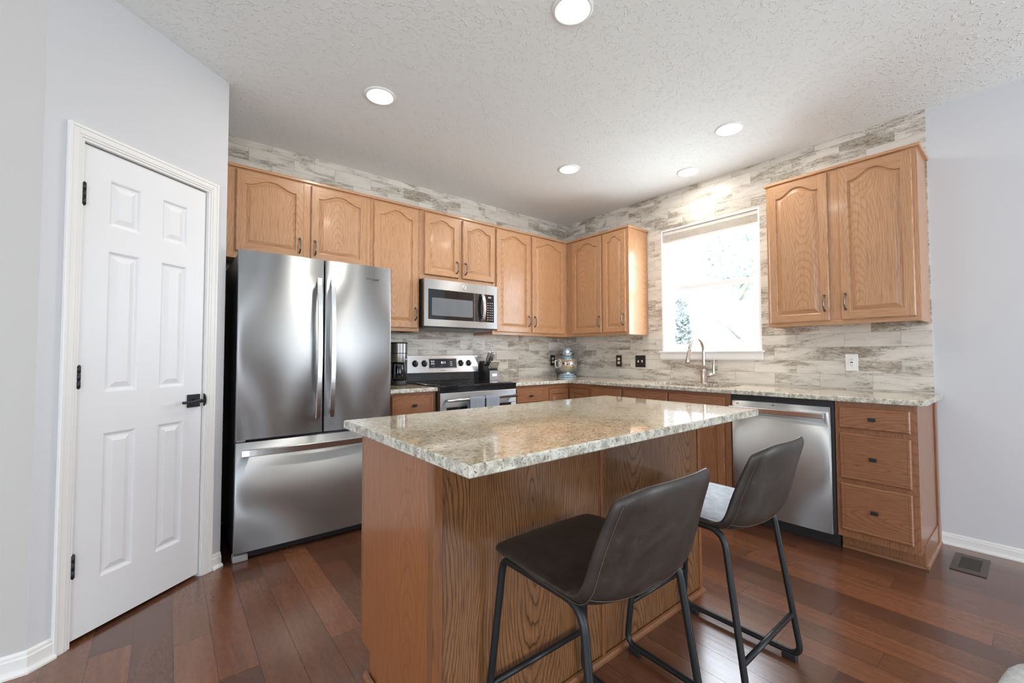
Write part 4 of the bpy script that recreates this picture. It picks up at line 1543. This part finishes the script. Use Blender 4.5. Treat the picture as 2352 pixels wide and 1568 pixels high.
for zz in (1.478, 1.700):
    m.box(-1.530, -1.510, my - 0.014, my + 0.004, zz - 0.011, zz + 0.011, 0.002)
h = W(m, r).build('handle', None); h.parent = md
m = MB('black_gloss')
m.box(xs_ + 0.0015, -1.385, my + 0.002, my + 0.029, wz0, wz1)
cp = W(m, r).build('control_panel', r)
T0 = Matrix.Translation(-Vector(r.location))
t_ = text_mesh('display_digits', '8:11', 0.020, 'digits', T0 @ face_frame('-y', (-1.430, my + 0.0016, 1.690)), None, 0.0002); t_.parent = cp
m = MB('white_plastic')
for rw in range(8):
    for cl in range(3):
        m.box(-1.457 + cl * 0.024, -1.447 + cl * 0.024, my + 0.0012, my + 0.0022, 1.482 + rw * 0.022, 1.487 + rw * 0.022)
h = W(m, r).build('keypad', None); h.parent = cp
m = MB('steel_bright', 'steel')
mx = Matrix.Translation((-1.712, my, 1.757))
m.lathe([(0.0195, 0.0), (0.0195, 0.0015), (0.017, 0.0022), (0.0, 0.0022)], (0, 0, 0), 0, 28, axis='y', mat=mx)
h = W(m, r).build('logo', None); h.parent = md
t_ = text_mesh('logo', 'GE', 0.020, 'grey_plastic', T0 @ face_frame('-y', (-1.712, my - 0.0024, 1.757)), None, 0.0004); t_.parent = md

# ================================================================== DISHWASHER
r = thing('dishwasher', 'stainless dishwasher under the granite between sink cabinet and drawers', 'dishwasher', (-0.3, -2.485, 0))
wy0, wy1, wx = -2.187, -2.787, -0.632
m = MB('black_plastic')
m.box(-0.600, -0.03, wy0 - 0.001, wy1 + 0.001, 0.09, 0.880)
m.box(-0.545, -0.03, wy0 - 0.001, wy1 + 0.001, 0.0, 0.09)
W(m, r).build('body', r)
m = MB('steel')
b = MB('steel')
ya, yb = wy0 - 0.006, wy1 + 0.012
# bowed panel: build facing -y, then turn to face -x
pm_ = MB('steel')
bowed(pm_, 0.0, ya - yb, 0.088, 0.842, 0.030, 0.0, 0.004, 14, 0.012)
Rm = Matrix(((0, 1, 0, wx), (-1, 0, 0, ya), (0, 0, 1, 0), (0, 0, 0, 1)))
pm_.xf(Rm)
dd = W(pm_, r).build('door', r, weld=False)
m = MB('steel_bright')
m.box(wx - 0.046, wx - 0.020, ya - 0.002, yb + 0.022, 0.772, 0.806, 0.004)
m.box(wx - 0.022, wx - 0.001, ya - 0.002, ya - 0.018, 0.772, 0.806, 0.002)
m.box(wx - 0.022, wx - 0.001, yb + 0.038, yb + 0.022, 0.772, 0.806, 0.002)
h = W(m, r).build('handle', None); h.parent = dd
T0 = Matrix.Translation(-Vector(r.location))
t_ = text_mesh('logo', 'LG', 0.016, 'grey_plastic', T0 @ face_frame('-x', (wx - 0.0015, ya - 0.045, 0.822)), None, 0.0003); t_.parent = dd
m = MB('print_dark')
m.box(wx - 0.0052, wx - 0.003, -2.456, -2.470, 0.826, 0.830)
h = W(m, r).build('status_mark', None); h.parent = dd

# ================================================================== FAUCET
r = thing('faucet', 'brushed nickel gooseneck kitchen faucet behind the sink', 'faucet', (-0.075, -1.722, 0.914))
m = MB('nickel')
m.lathe([(0.030, 0.0), (0.030, 0.004), (0.0265, 0.007), (0.0265, 0.112), (0.0245, 0.116), (0.014, 0.118), (0, 0.118)], 0, 0, 28)
m.build('body', r)
m = MB('nickel')
pts = [(0, 0, 0.112)]
rad = 0.118
zc_ = 0.272
pts += [(0, 0, 0.16), (0, 0, 0.22), (0, 0, zc_)]
for k in range(1, 19):
    a = PI * k / 20 * 1.05
    pts.append((-rad + rad * math.cos(a), 0, zc_ + rad * math.sin(a)))
m.tube(pts, 0.0135, 16)
m.build('spout', r)
ex_, ez_ = pts[-1][0], pts[-1][2]
m = MB('nickel', 'black_plastic')
dx_, dz_ = pts[-1][0] - pts[-2][0], pts[-1][2] - pts[-2][2]
L_ = math.hypot(dx_, dz_)
dx_, dz_ = dx_ / L_ - 0.12, dz_ / L_
L_ = math.hypot(dx_, dz_)
dx_, dz_ = dx_ / L_, dz_ / L_
hp = [(ex_ + dx_ * t, 0, ez_ + dz_ * t) for t in (-0.004, 0.0, 0.02, 0.10, 0.122, 0.124)]
m.tube(hp, 0.015, 18, rs=[0.0138, 0.0150, 0.0162, 0.0185, 0.0185, 0.016])
m.build('spray_head', r)
m = MB('nickel')
m.tube([(0, -0.018, 0.060), (0, -0.035, 0.062), (0, -0.085, 0.082)], 0.0155, 16, rs=[0.0155, 0.0155, 0.0150])
m.tube([(0, -0.080, 0.070), (0, -0.083, 0.085), (0, -0.083, 0.130), (0, -0.086, 0.180), (0, -0.088, 0.205)], 0.010, 14, rs=[0.016, 0.014, 0.0085, 0.009, 0.012], sq=(1.0, 0.8))
m.build('lever', r)

# ================================================================== OUTLETS AND SWITCHES
def plate(name, label, cat, face, c, w, h, pmat, kind, imat, grp=None):
    """face '-y' (back wall) or '-x' (right wall)"""
    r = thing(name, label, cat, c, 0, grp)
    F = face_frame(face, (0, 0, 0))
    m = MB(pmat)
    m.box(-w / 2, w / 2, -h / 2, h / 2, 0.0, 0.006, 0.002, mat=F)
    m.build('cover_plate', r)
    if kind == 'duplex':
        for s in (-1, 1):
            m = MB(imat, 'print_dark')
            pts = []
            for k in range(24):
                a = 2 * PI * k / 24
                pts.append((0.0165 * math.cos(a), max(-0.0135, min(0.0135, 0.0165 * math.sin(a))) + s * 0.0195))
            m.prism(pts, 0.0055, 0.0078, axis='z', mat=F)
            for dx in (-0.0055, 0.0055):
                m.box(dx - 0.001, dx + 0.001, s * 0.0195 - 0.001, s * 0.0195 + 0.007, 0.0076, 0.0080, m='print_dark', mat=F)
            m.box(-0.002, 0.002, s * 0.0195 - 0.0095, s * 0.0195 - 0.006, 0.0076, 0.0080, m='print_dark', mat=F)
            m.build('socket', r)
    elif kind == 'switch2':
        for s in (-1, 1):
            m = MB(imat)
            m.box(s * 0.0225 - 0.0052, s * 0.0225 + 0.0052, -0.012, 0.012, 0.0055, 0.0065, mat=F)
            m.prism([(-0.006, 0.006), (0.002, 0.006), (0.010 * 1, 0.016), (0.004, 0.018)] if s > 0 else [(-0.002, 0.006), (0.006, 0.006), (-0.004, 0.018), (-0.010, 0.016)],
                    s * 0.0225 - 0.0042, s * 0.0225 + 0.0042, axis='x', mat=F)
            m.build('toggle', r)
    else:
        m = MB(imat, 'print_dark')
        m.box(-0.0165, 0.0165, -0.0335, 0.0335, 0.0055, 0.0075, 0.001, mat=F)
        for s in (-1, 1):
            for dx in (-0.0055, 0.0055):
                m.box(dx - 0.001, dx + 0.001, s * 0.021 - 0.002, s * 0.021 + 0.006, 0.0074, 0.0078, m='print_dark', mat=F)
            m.box(-0.002, 0.002, s * 0.021 - 0.009, s * 0.021 - 0.0055, 0.0074, 0.0078, m='print_dark', mat=F)
        m.box(-0.007, 0.007, -0.004, 0.004, 0.0074, 0.0082, m='print_dark', mat=F)
        m.build('socket', r)
    return r
plate('wall_outlet', 'dark brown duplex outlet on back wall left of the stand mixer', 'outlet', '-y', (-0.238, 0.0, 1.101), 0.072, 0.120, 'bronze_plate', 'duplex', 'almond')
plate('wall_outlet', 'dark brown duplex outlet on the window wall, left of the double switch', 'outlet', '-x', (0.0, -0.765, 1.098), 0.072, 0.120, 'bronze_plate', 'duplex', 'almond')
plate('light_switch', 'dark brown double light switch left of the window sill', 'light switch', '-x', (0.0, -1.029, 1.096), 0.118, 0.120, 'bronze_plate', 'switch2', 'white_plastic')
plate('wall_outlet', 'white outlet with test buttons below the wall cabinet right of window', 'outlet', '-x', (0.0, -2.745, 1.104), 0.072, 0.118, 'white_plastic', 'gfci', 'white_plastic')

# ================================================================== STAND MIXER
r = thing('stand_mixer', 'ice blue stand mixer with steel bowl in the counter corner', 'stand mixer', (-0.185, -0.185, 0.914), -PI / 4)
m = MB('ice_blue')
# foot: rounded plate
pts = []
for k in range(36):
    a = 2 * PI * k / 36
    pts.append((0.104 * math.copysign(abs(math.cos(a)) ** 0.75, math.cos(a)), 0.155 * math.copysign(abs(math.sin(a)) ** 0.7, math.sin(a)) + 0.0))
m.prism(pts, 0.0, 0.020, axis='z', bev=0.006)
m.prism([(p[0] * 0.80, p[1] * 0.82 + 0.01) for p in pts], 0.019, 0.040, axis='z', bev=0.010)
m.build('base', r)
m = MB('ice_blue')
m.tube([(0, 0.095, 0.03), (0, 0.100, 0.10), (0, 0.095, 0.17), (0, 0.085, 0.235)], 0.05, 20, rs=[0.058, 0.044, 0.042, 0.050])
m.build('column', r)
m = MB('ice_blue')
prof = [(-0.150, 0.020), (-0.147, 0.040), (-0.135, 0.052), (-0.09, 0.060), (0.0, 0.063), (0.08, 0.060), (0.125, 0.050), (0.150, 0.030), (0.158, 0.004)]
m.tube([(0, y, 0.277) for y, _ in prof], 0.06, 28, rs=[p[1] for p in prof], sq=(0.90, 1.0))
hd = m.build('head', r)
m = MB('steel_bright')
m.tube([(0, -0.1495, 0.283), (0, -0.162, 0.283), (0, -0.165, 0.283)], 0.02, 24, rs=[0.024, 0.023, 0.017])
h = m.build('hub', None); h.parent = hd
m = MB('steel_bright')
m.tube([(x, y, 0.254) for x, y in ((-0.056, 0.08), (-0.0565, -0.06), (-0.046, -0.128), (-0.025, -0.150), (0.025, -0.150), (0.046, -0.128), (0.0565, -0.06), (0.056, 0.08))], 0.006, 8, sq=(0.3, 1.2))
h = m.build('trim_band', None); h.parent = hd
m = MB('black_plastic')
for s_, yy, zz in ((-1, -0.03, 0.252), (1, -0.03, 0.252)):
    m = MB('black_plastic')
    m.tube([(s_ * 0.052, yy, zz), (s_ * 0.074, yy, zz)], 0.005, 10, rs=[0.004, 0.0085])
    h = m.build('lever', None); h.parent = hd
m = MB('black_plastic')
m.tube([(0.036, -0.142, 0.287), (0.041, -0.156, 0.287)], 0.009, 12)
h = m.build('knob', None); h.parent = hd
m = MB('ice_blue')
m.lathe([(0.0, 0.196), (0.046, 0.198), (0.050, 0.206), (0.052, 0.235), (0, 0.24)], 0, -0.085, 28)
m.build('attachment_collar', r)
m = MB('chrome')
m.lathe([(0.0, 0.050), (0.048, 0.050), (0.072, 0.060), (0.096, 0.085), (0.108, 0.120), (0.111, 0.160), (0.109, 0.199), (0.1125, 0.202), (0.110, 0.204), (0.105, 0.200), (0.107, 0.160), (0.104, 0.122), (0.092, 0.090), (0.05, 0.06), (0, 0.058)], 0, -0.055, 40)
m.lathe([(0.046, 0.0395), (0.046, 0.046), (0.036, 0.052), (0.0, 0.052)], 0, -0.055, 28)
bw = m.build('bowl', r)
m = MB('chrome')
ang = math.radians(205)
hpts = fillet([(-0.100, -0.083, 0.188), (-0.142, -0.100, 0.190), (-0.134, -0.096, 0.110), (-0.095, -0.080, 0.108)], 0.022)
m.tube(hpts, 0.006, 10, sq=(1.6, 0.8))
h = m.build('handle', None); h.parent = bw
m = MB('black_plastic')
pts = [(-0.02, 0.14, 0.03), (-0.09, 0.10, 0.035), (-0.132, 0.03, 0.045), (-0.135, 0.0, 0.068), (-0.125, 0.0, 0.085), (-0.117, 0.02, 0.070), (-0.115, 0.04, 0.040), (-0.112, 0.06, 0.006), (-0.07, 0.12, 0.004)]
m.tube(fillet(pts, 0.03), 0.0035, 8)
m.build('power_cord', r)

# ================================================================== COFFEE MAKER
r = thing('coffee_maker', 'steel and black drip coffee maker tucked beside the fridge', 'coffee maker', (-2.232, -0.205, 0.914))
m = MB('black_plastic')
m.lathe([(0.0, 0.0), (0.082, 0.0), (0.084, 0.006), (0.084, 0.034), (0.080, 0.040), (0.0, 0.040)], 0, 0, 36)
m.box(-0.06, 0.06, 0.05, 0.115, 0.0, 0.195, 0.01)
m.build('base', r)
m = MB('steel', 'black_plastic')
m.lathe([(0.0, 0.192), (0.081, 0.192), (0.0815, 0.262)], 0, 0, 40, m='steel')
m.lathe([(0.0815, 0.262), (0.0795, 0.263), (0.0795, 0.267), (0.0815, 0.268)], 0, 0, 40, m='black_plastic')
m.lathe([(0.0815, 0.268), (0.0815, 0.345)], 0, 0, 40, m='steel')
m.lathe([(0.0815, 0.345), (0.083, 0.347), (0.083, 0.352), (0.070, 0.358), (0.0, 0.358)], 0, 0, 40, m='black_plastic')
top = m.build('brew_housing', r)
m = MB('white_label')
for a in (-75, -58, -41):
    t_ = math.radians(a)
    mx = Matrix.Translation((0.0815 * math.cos(t_), 0.0815 * math.sin(t_), 0.213)) @ Matrix.Rotation(t_ + PI / 2, 4, 'Z')
    m.lathe([(0.005, 0.0), (0.005, 0.002), (0.0, 0.002)], (0, 0, 0), 0, 14, axis='y', mat=mx)
h = m.build('button', None); h.parent = top
m = MB('dark_glass')
m.lathe([(0.0, 0.042), (0.058, 0.042), (0.064, 0.055), (0.066, 0.11), (0.060, 0.165), (0.055, 0.186), (0.052, 0.186), (0.057, 0.163), (0.063, 0.11), (0.061, 0.057), (0.055, 0.046), (0, 0.046)], -0.012, -0.012, 36)
cf = m.build('carafe', r)
m = MB('black_plastic')
m.tube(fillet([(-0.05, -0.06, 0.170), (-0.08, -0.095, 0.172), (-0.085, -0.10, 0.07), (-0.058, -0.068, 0.062)], 0.02), 0.008, 10)
h = m.build('handle', None); h.parent = cf
m = MB('nickel')
m.prism([(0.048, -0.060), (0.066, -0.045), (0.078, -0.010), (0.072, -0.008), (0.060, -0.040), (0.044, -0.053)], 0.042, 0.190, axis='z')  # curved metal strip beside the carafe
lab(m.build('curved_strip', r), 'bronze coloured side strip beside the carafe')
r.scale = (0.90, 0.90, 0.995)

# ================================================================== KNIFE BLOCK AND KNIVES
kx0, kx1 = -1.306, -1.192
r = thing('knife_block', 'black slanted knife block full of steel handled knives', 'knife block', ((kx0 + kx1) / 2, -0.15, 0.914))
m = MB('black_plastic', 'hinge')
m.prism([(-0.175, 0.914), (-0.020, 0.914), (-0.020, 1.00), (-0.052, 1.105), (-0.150, 1.050), (-0.175, 0.99)], kx0, kx1, bev=0.003, m='black_plastic')
m.prism([(-0.222, 0.918), (-0.176, 0.918), (-0.176, 1.030), (-0.222, 1.012)], kx0, kx1, bev=0.0015, m='black_plastic')
for xx in (kx0 + 0.012, kx1 - 0.012):
    m.lathe([(0.006, 0.914), (0.006, 0.919), (0, 0.919)], xx, -0.205, 12)
W(m, r).build('block', r)
m = MB('grey_plastic', 'white_label')
m.box(kx0 + 0.001, kx1 - 0.001, -0.2238, -0.2222, 0.919, 1.011)
m.box(kx0 + 0.030, kx1 - 0.026, -0.2246, -0.2237, 0.955, 0.982, m='white_label')
W(m, r).build('front_plate', r)
T0 = Matrix.Translation(-Vector(r.location))
dirv = Vector((0.0, -0.42, 0.9)).normalized()
def knife(label, base, L, th, wd, grp, lean=0.0):
    r = thing('knife', label, 'knife', base, 0, grp)
    d = Vector((lean, dirv.y, dirv.z)).normalized()
    m = MB('steel_bright')
    n = 10
    pts, rs = [], []
    for k in range(n + 1):
        t = k / n
        pts.append(d * (0.001 + L * t) + Vector((0, -0.010 * t * t, 0)))
        rs.append(wd * (0.80 + 0.30 * math.sin(PI * min(1, t * 1.1)) + 0.18 * t) if k < n else wd * 0.7)
    m.tube(pts, wd, 12, rs=rs, sq=(th / wd, 1.0))
    m.build('handle', r)
    m = MB('black_plastic')
    m.tube([d * 0.0005, d * 0.010], wd * 0.95, 12, sq=(th / wd * 1.05, 1.02))
    m.build('bolster', r)
    return r
G = 'knives standing in the knife block'
for k in range(6):
    x = kx0 + 0.010 + k * 0.0188
    knife('steel steak knife in the lower front row of the knife block', (x, -0.199, 1.0235), 0.088, 0.0052, 0.0085, 'steak knives in the front row')
big = [(-1.290, -0.128, 1.0645, 0.150, 'longest chef knife at the left end of the knife block'), (-1.268, -0.118, 1.0700, 0.140, 'second large knife from the left in the knife block'),
       (-1.232, -0.105, 1.0770, 0.140, 'large steel knife standing at the back right of the block'), (-1.210, -0.115, 1.0715, 0.120, 'shorter steel knife at the right end of the back row')]
for x, y, z, L, lb in big:
    knife(lb, (x, y, z), L, 0.0075, 0.012, G, lean=0.0)
r = thing('kitchen_shears', 'pair of black and steel kitchen shears in the knife block', 'scissors', (-1.250, -0.138, 1.0590))
for s_ in (-1, 1):
    m = MB('black_plastic')
    pts = [Vector((0, -0.012, 0.055)) + Vector((s_ * 0.017 + 0.013 * math.cos(2 * PI * k / 18), 0.020 * math.sin(2 * PI * k / 18) * dirv.y, 0.020 * math.sin(2 * PI * k / 18))) for k in range(18)]
    m.tube(pts, 0.0035, 8, closed=True)
    m.tube([Vector((s_ * 0.003, 0, 0.001)), Vector((s_ * 0.010, -0.010, 0.036))], 0.004, 8)
    m.build('grip', r)

# ================================================================== FLOOR VENT
r = thing('floor_vent', 'brown metal floor register in front of the baseboard at right', 'floor vent', (-0.275, -3.303, 0))
vx0, vx1, vy0, vy1 = -0.418, -0.132, -3.371, -3.235
m = MB('vent')
for a in ((vx0, vx1, vy0, vy0 + 0.028), (vx0, vx1, vy1 - 0.028, vy1), (vx0, vx0 + 0.045, vy0 + 0.028, vy1 - 0.028), (vx1 - 0.045, vx1, vy0 + 0.028, vy1 - 0.028)):
    m.box(a[0], a[1], a[2], a[3], 0.0005, 0.006, 0.0015)
W(m, r).build('frame', r)
m = MB('black_plastic')
m.box(vx0 + 0.04, vx1 - 0.04, vy0 + 0.024, vy1 - 0.024, 0.0005, 0.0012)  # thin black sheet painting the shade below the louvres
W(m, r).build('duct_shade', r)
m = MB('vent')
for k in range(15):
    x = vx0 + 0.052 + k * (vx1 - vx0 - 0.104) / 14
    m.box(x - 0.0022, x + 0.0022, vy0 + 0.028, vy1 - 0.028, 0.0015, 0.005)
W(m, r).build('louvre', r)

# ================================================================== CUSHION (cut by the frame)
m = MB('fleece')
rings = []
n = 48
for j in range(15):
    t = j / 14
    a = (t - 0.5) * PI
    rad_ = 0.46 + 0.07 * math.cos(a) - 0.10 * (1 - math.cos(a)) * 0
    rings.append((max(0.0, (0.47 if abs(t - .5) < .5 else 0) - 0.0) * 0 + (0.40 + 0.08 * math.cos(a)), 0.055 + 0.055 * math.sin(a)))
prof = [(0.0, 0.0)] + [(max(p[0], 0.001), max(0.0, p[1])) for p in rings] + [(0.3, 0.118), (0.12, 0.112), (0.0, 0.11)]
m.lathe(prof, 0, 0, n)
o = m.build('floor_cushion')
for v in o.data.vertices:
    a = math.atan2(v.co.y, v.co.x)
    k = 1 + 0.025 * math.sin(5 * a) + 0.012 * math.sin(11 * a + 1)
    v.co.x *= k
    v.co.y *= k * 0.9
o.location = (-1.48, -3.89, 0)
o.scale = (1, 1, 0.4)
tag(o, 'off-white fleece cushion on the floor, cut by the lower right corner', 'cushion')

# ================================================================== BAR STOOLS
PROF = [(0.0, 0.338, 0.572), (0.04, 0.333, 0.586), (0.10, 0.305, 0.592), (0.25, 0.215, 0.588), (0.40, 0.105, 0.578), (0.50, 0.020, 0.571), (0.57, -0.045, 0.574), (0.64, -0.090, 0.608), (0.74, -0.116, 0.678), (0.87, -0.140, 0.775), (1.0, -0.168, 0.876)]
WID = [(0.0, 0.180), (0.04, 0.202), (0.10, 0.216), (0.30, 0.226), (0.48, 0.228), (0.60, 0.224), (0.74, 0.216), (0.88, 0.207), (0.95, 0.199), (1.0, 0.178)]
RAISE = [(0.0, -0.004), (0.2, 0.004), (0.35, 0.014), (0.48, 0.026), (0.57, 0.026), (0.64, 0.018), (0.76, 0.008), (0.88, 0.0), (1.0, -0.004)]
FWD = [(0.0, -0.018), (0.1, 0.0), (0.35, 0.0), (0.48, 0.012), (0.57, 0.042), (0.64, 0.066), (0.76, 0.072), (0.88, 0.062), (1.0, 0.050)]
def cr(tab, v, k=1):
    """smooth interpolation in a table"""
    n = len(tab)
    for i in range(n - 1):
        if v <= tab[i + 1][0] or i == n - 2:
            break
    x0, x1 = tab[i][0], tab[i + 1][0]
    t = max(0.0, min(1.0, (v - x0) / (x1 - x0)))
    def val(j):
        return tab[max(0, min(n - 1, j))][k]
    def sl(j):
        a, b = max(0, j - 1), min(n - 1, j + 1)
        return (tab[b][k] - tab[a][k]) / (tab[b][0] - tab[a][0])
    h = x1 - x0
    t2, t3 = t * t, t * t * t
    return (2 * t3 - 3 * t2 + 1) * val(i) + (t3 - 2 * t2 + t) * h * sl(i) + (-2 * t3 + 3 * t2) * val(i + 1) + (t3 - t2) * h * sl(i + 1)
def SP(u, v):
    v = v - 0.046 * abs(u) ** 7 * max(0.0, (v - 0.8) / 0.2) ** 2 + 0.045 * abs(u) ** 7 * max(0.0, (0.1 - v) / 0.1)
    y, z = cr(PROF, v, 1), cr(PROF, v, 2)
    w_, ra, fo = cr(WID, v), cr(RAISE, v), cr(FWD, v)
    q = 0.60 * abs(u) ** 2.2 + 0.40 * abs(u) ** 7
    return Vector((u * w_, y + fo * q, z + ra * q))
def shell_mesh():
    m = MB('leather')
    bm = m.bm
    nu, nv = 28, 44
    G_ = [[SP(-1 + 2 * i / nu, j / nv) for i in range(nu + 1)] for j in range(nv + 1)]
    N_ = []
    for j in range(nv + 1):
        row = []
        for i in range(nu + 1):
            a = G_[j][min(i + 1, nu)] - G_[j][max(i - 1, 0)]
            b = G_[min(j + 1, nv)][i] - G_[max(j - 1, 0)][i]
            row.append(a.cross(b).normalized())      # towards the sitter / up
        N_.append(row)
    def th(i, j):
        du = min(i, nu - i) / 2.2
        dv = min(j, nv - j) / 2.2
        d = min(1.0, du, dv)
        return 0.0125 * math.sqrt(max(0.0, 1 - (1 - d) ** 2))
    A, B = [], []
    for j in range(nv + 1):
        ra, rb = [], []
        for i in range(nu + 1):
            t_ = th(i, j)
            if t_ < 1e-6:
                v_ = bm.verts.new(G_[j][i])
                ra.append(v_); rb.append(v_)
            else:
                ra.append(bm.verts.new(G_[j][i] + N_[j][i] * t_))
                rb.append(bm.verts.new(G_[j][i] - N_[j][i] * t_))
        A.append(ra); B.append(rb)
    for j in range(nv):
        for i in range(nu):
            for S_, flip in ((A, False), (B, True)):
                q = [S_[j][i], S_[j][i + 1], S_[j + 1][i + 1], S_[j + 1][i]]
                f = bm.faces.new(q[::-1] if flip else q)
                f.smooth = True
    return m
def off_pt(u, v, d):
    e = 1e-3
    a = SP(min(1, u + e), v) - SP(max(-1, u - e), v)
    b = SP(u, min(1, v + e)) - SP(u, max(0, v - e))
    return SP(u, v) + a.cross(b).normalized() * d
FR = dict(wt=0.177, wb=0.216, ft=0.316, fb=0.359, zt=0.554, wtr=0.201, wbr=0.223, rt=-0.020, rb=-0.104, ztr=0.575, zbf=0.182, zbr=0.179)
TR_ = 0.011
ZF = 0.026
def make_stool(label, loc, rotz):
    r = thing('bar_stool', label, 'bar stool', loc, rotz, 'leather bar stools at the island')
    sm = shell_mesh()
    o = sm.build('seat_shell', r, recalc=False, weld=True)
    ss = o.modifiers.new('smooth', 'SUBSURF')
    ss.levels = ss.render_levels = 1
    # stitching: round the back edge and along the joint of back and seat pan
    m = MB('stitch')
    for s_ in (-1, 1):
        m.tube([off_pt(s_ * 0.90, 0.10 + 0.86 * k / 60, 0.0130) for k in range(61)], 0.0008, 6)
    m.tube([off_pt(-0.90 + 1.8 * k / 30, 0.618, 0.0131) for k in range(31)], 0.0009, 6)
    st = m.build('stitching', None); st.parent = o
    def leg_pt(s_, e, t):
        if e == 'F':
            a, b = Vector((s_ * FR['wb'], FR['fb'], ZF)), Vector((s_ * FR['wt'], FR['ft'], FR['zt']))
        else:
            a, b = Vector((s_ * FR['wbr'], FR['rb'], ZF)), Vector((s_ * FR['wtr'], FR['rt'], FR['ztr']))
        return a + (b - a) * t
    for s_ in (-1, 1):
        m = MB('black_metal')
        pts = [leg_pt(s_, 'F', 0), leg_pt(s_, 'F', 1), Vector((s_ * 0.150, 0.02, 0.548)) * 0 + leg_pt(s_, 'R', 1), leg_pt(s_, 'R', 0)]
        mid = (leg_pt(s_, 'F', 1) + leg_pt(s_, 'R', 1)) / 2
        m.tube(fillet(pts, [0.045, 0.035, 0.06, 0.045], closed=True), TR_, 14, closed=True)
        m.build('leg_frame', r)
        for e in ('F', 'R'):
            m = MB('black_plastic')
            p = leg_pt(s_, e, 0)
            d = -1 if e == 'F' else 1
            m.box(p.x - 0.013, p.x + 0.013, p.y + d * 0.015, p.y + d * 0.065, 0.0, ZF - 0.002, 0.003)
            m.build('foot_pad', r)
    def bar(e, z):
        t = (z - ZF) / ((FR['zt'] if e == 'F' else FR['ztr']) - ZF)
        m = MB('black_metal')
        m.tube([leg_pt(-1, e, t), leg_pt(1, e, t)], 0.0095, 14)
        return m
    bar('F', FR['zbf']).build('footrest', r)
    bar('R', FR['zbr']).build('stretcher', r)
    m = MB('black_metal')
    for yy, zz in ((0.24, 0.553), (0.06, 0.558)):
        m.tube([Vector((-0.185, yy, zz)), Vector((-0.10, yy, 0.560)), Vector((0.10, yy, 0.560)), Vector((0.185, yy, zz))], 0.008, 10, sq=(1.4, 0.5))
    m.build('seat_bracket', r)
    return r
make_stool('dark brown leather bar stool nearest the camera, at the left half of the island', (-2.771, -2.868, 0), -0.013)
make_stool('dark grey-brown leather bar stool farther right, beside the dishwasher', (-2.085, -2.875, 0), -0.005)

# ================================================================== OUTSIDE
m = MB('lawn')
m.box(0.6, 60, -35, 35, -0.6, -0.5)
struct(m.build('ground'))
def tree(label, x, y, h, cr_, cz, n, seed, tr=0.16, zs=0.8):
    rnd = random.Random(seed)
    r = thing('tree', label, 'tree', (x, y, -0.5), 0, 'trees outside the kitchen window')
    m = MB('bark')
    m.tube([(0, 0, 0), (0.03, 0.05, h * 0.4), (-0.05, 0.0, h * 0.8)], tr, 12, rs=[tr * 1.2, tr, tr * 0.55])
    for k in range(7):
        a = rnd.uniform(0, 2 * PI)
        z0 = h * rnd.uniform(0.35, 0.75)
        L_ = cr_ * rnd.uniform(0.5, 0.9)
        m.tube([(0, 0, z0), (L_ * 0.5 * math.cos(a), L_ * 0.5 * math.sin(a), z0 + L_ * 0.3), (L_ * math.cos(a), L_ * math.sin(a), z0 + L_ * 0.45)], 0.04, 7, rs=[0.05, 0.035, 0.015])
    m.build('trunk', r)
    m = MB('leaf')
    bm = m.bm
    for k in range(n):
        while True:
            p = Vector((rnd.uniform(-1, 1), rnd.uniform(-1, 1), rnd.uniform(-1, 1)))
            if 0.25 < p.length < 1:
                break
        p = Vector((p.x * cr_, p.y * cr_, p.z * cr_ * zs + cz))
        s_ = rnd.uniform(0.04, 0.09)
        a = Vector((rnd.gauss(0, 1), rnd.gauss(0, 1), rnd.gauss(0, 1))).normalized()
        b_ = a.orthogonal().normalized() * s_ * 0.5
        a = a * s_
        bm.faces.new([bm.verts.new(q) for q in (p - a, p + b_, p + a, p - b_)])
    m.build('foliage', r, recalc=False, weld=False)
    return r
tree('narrow columnar shrub outside, seen at the left edge of the lower window pane', 6.5, 2.17, 3.2, 0.24, 2.0, 1500, 3, 0.05, 5.2)
tree('tree with a thick trunk paled by painted glare outside, right of centre in the window', 6.9, 0.90, 4.6, 1.35, 4.25, 2600, 5, 0.085)
tree('light leafy tree outside behind the right edge of the window', 11.5, -0.9, 5.0, 1.7, 3.7, 2600, 9, 0.12)
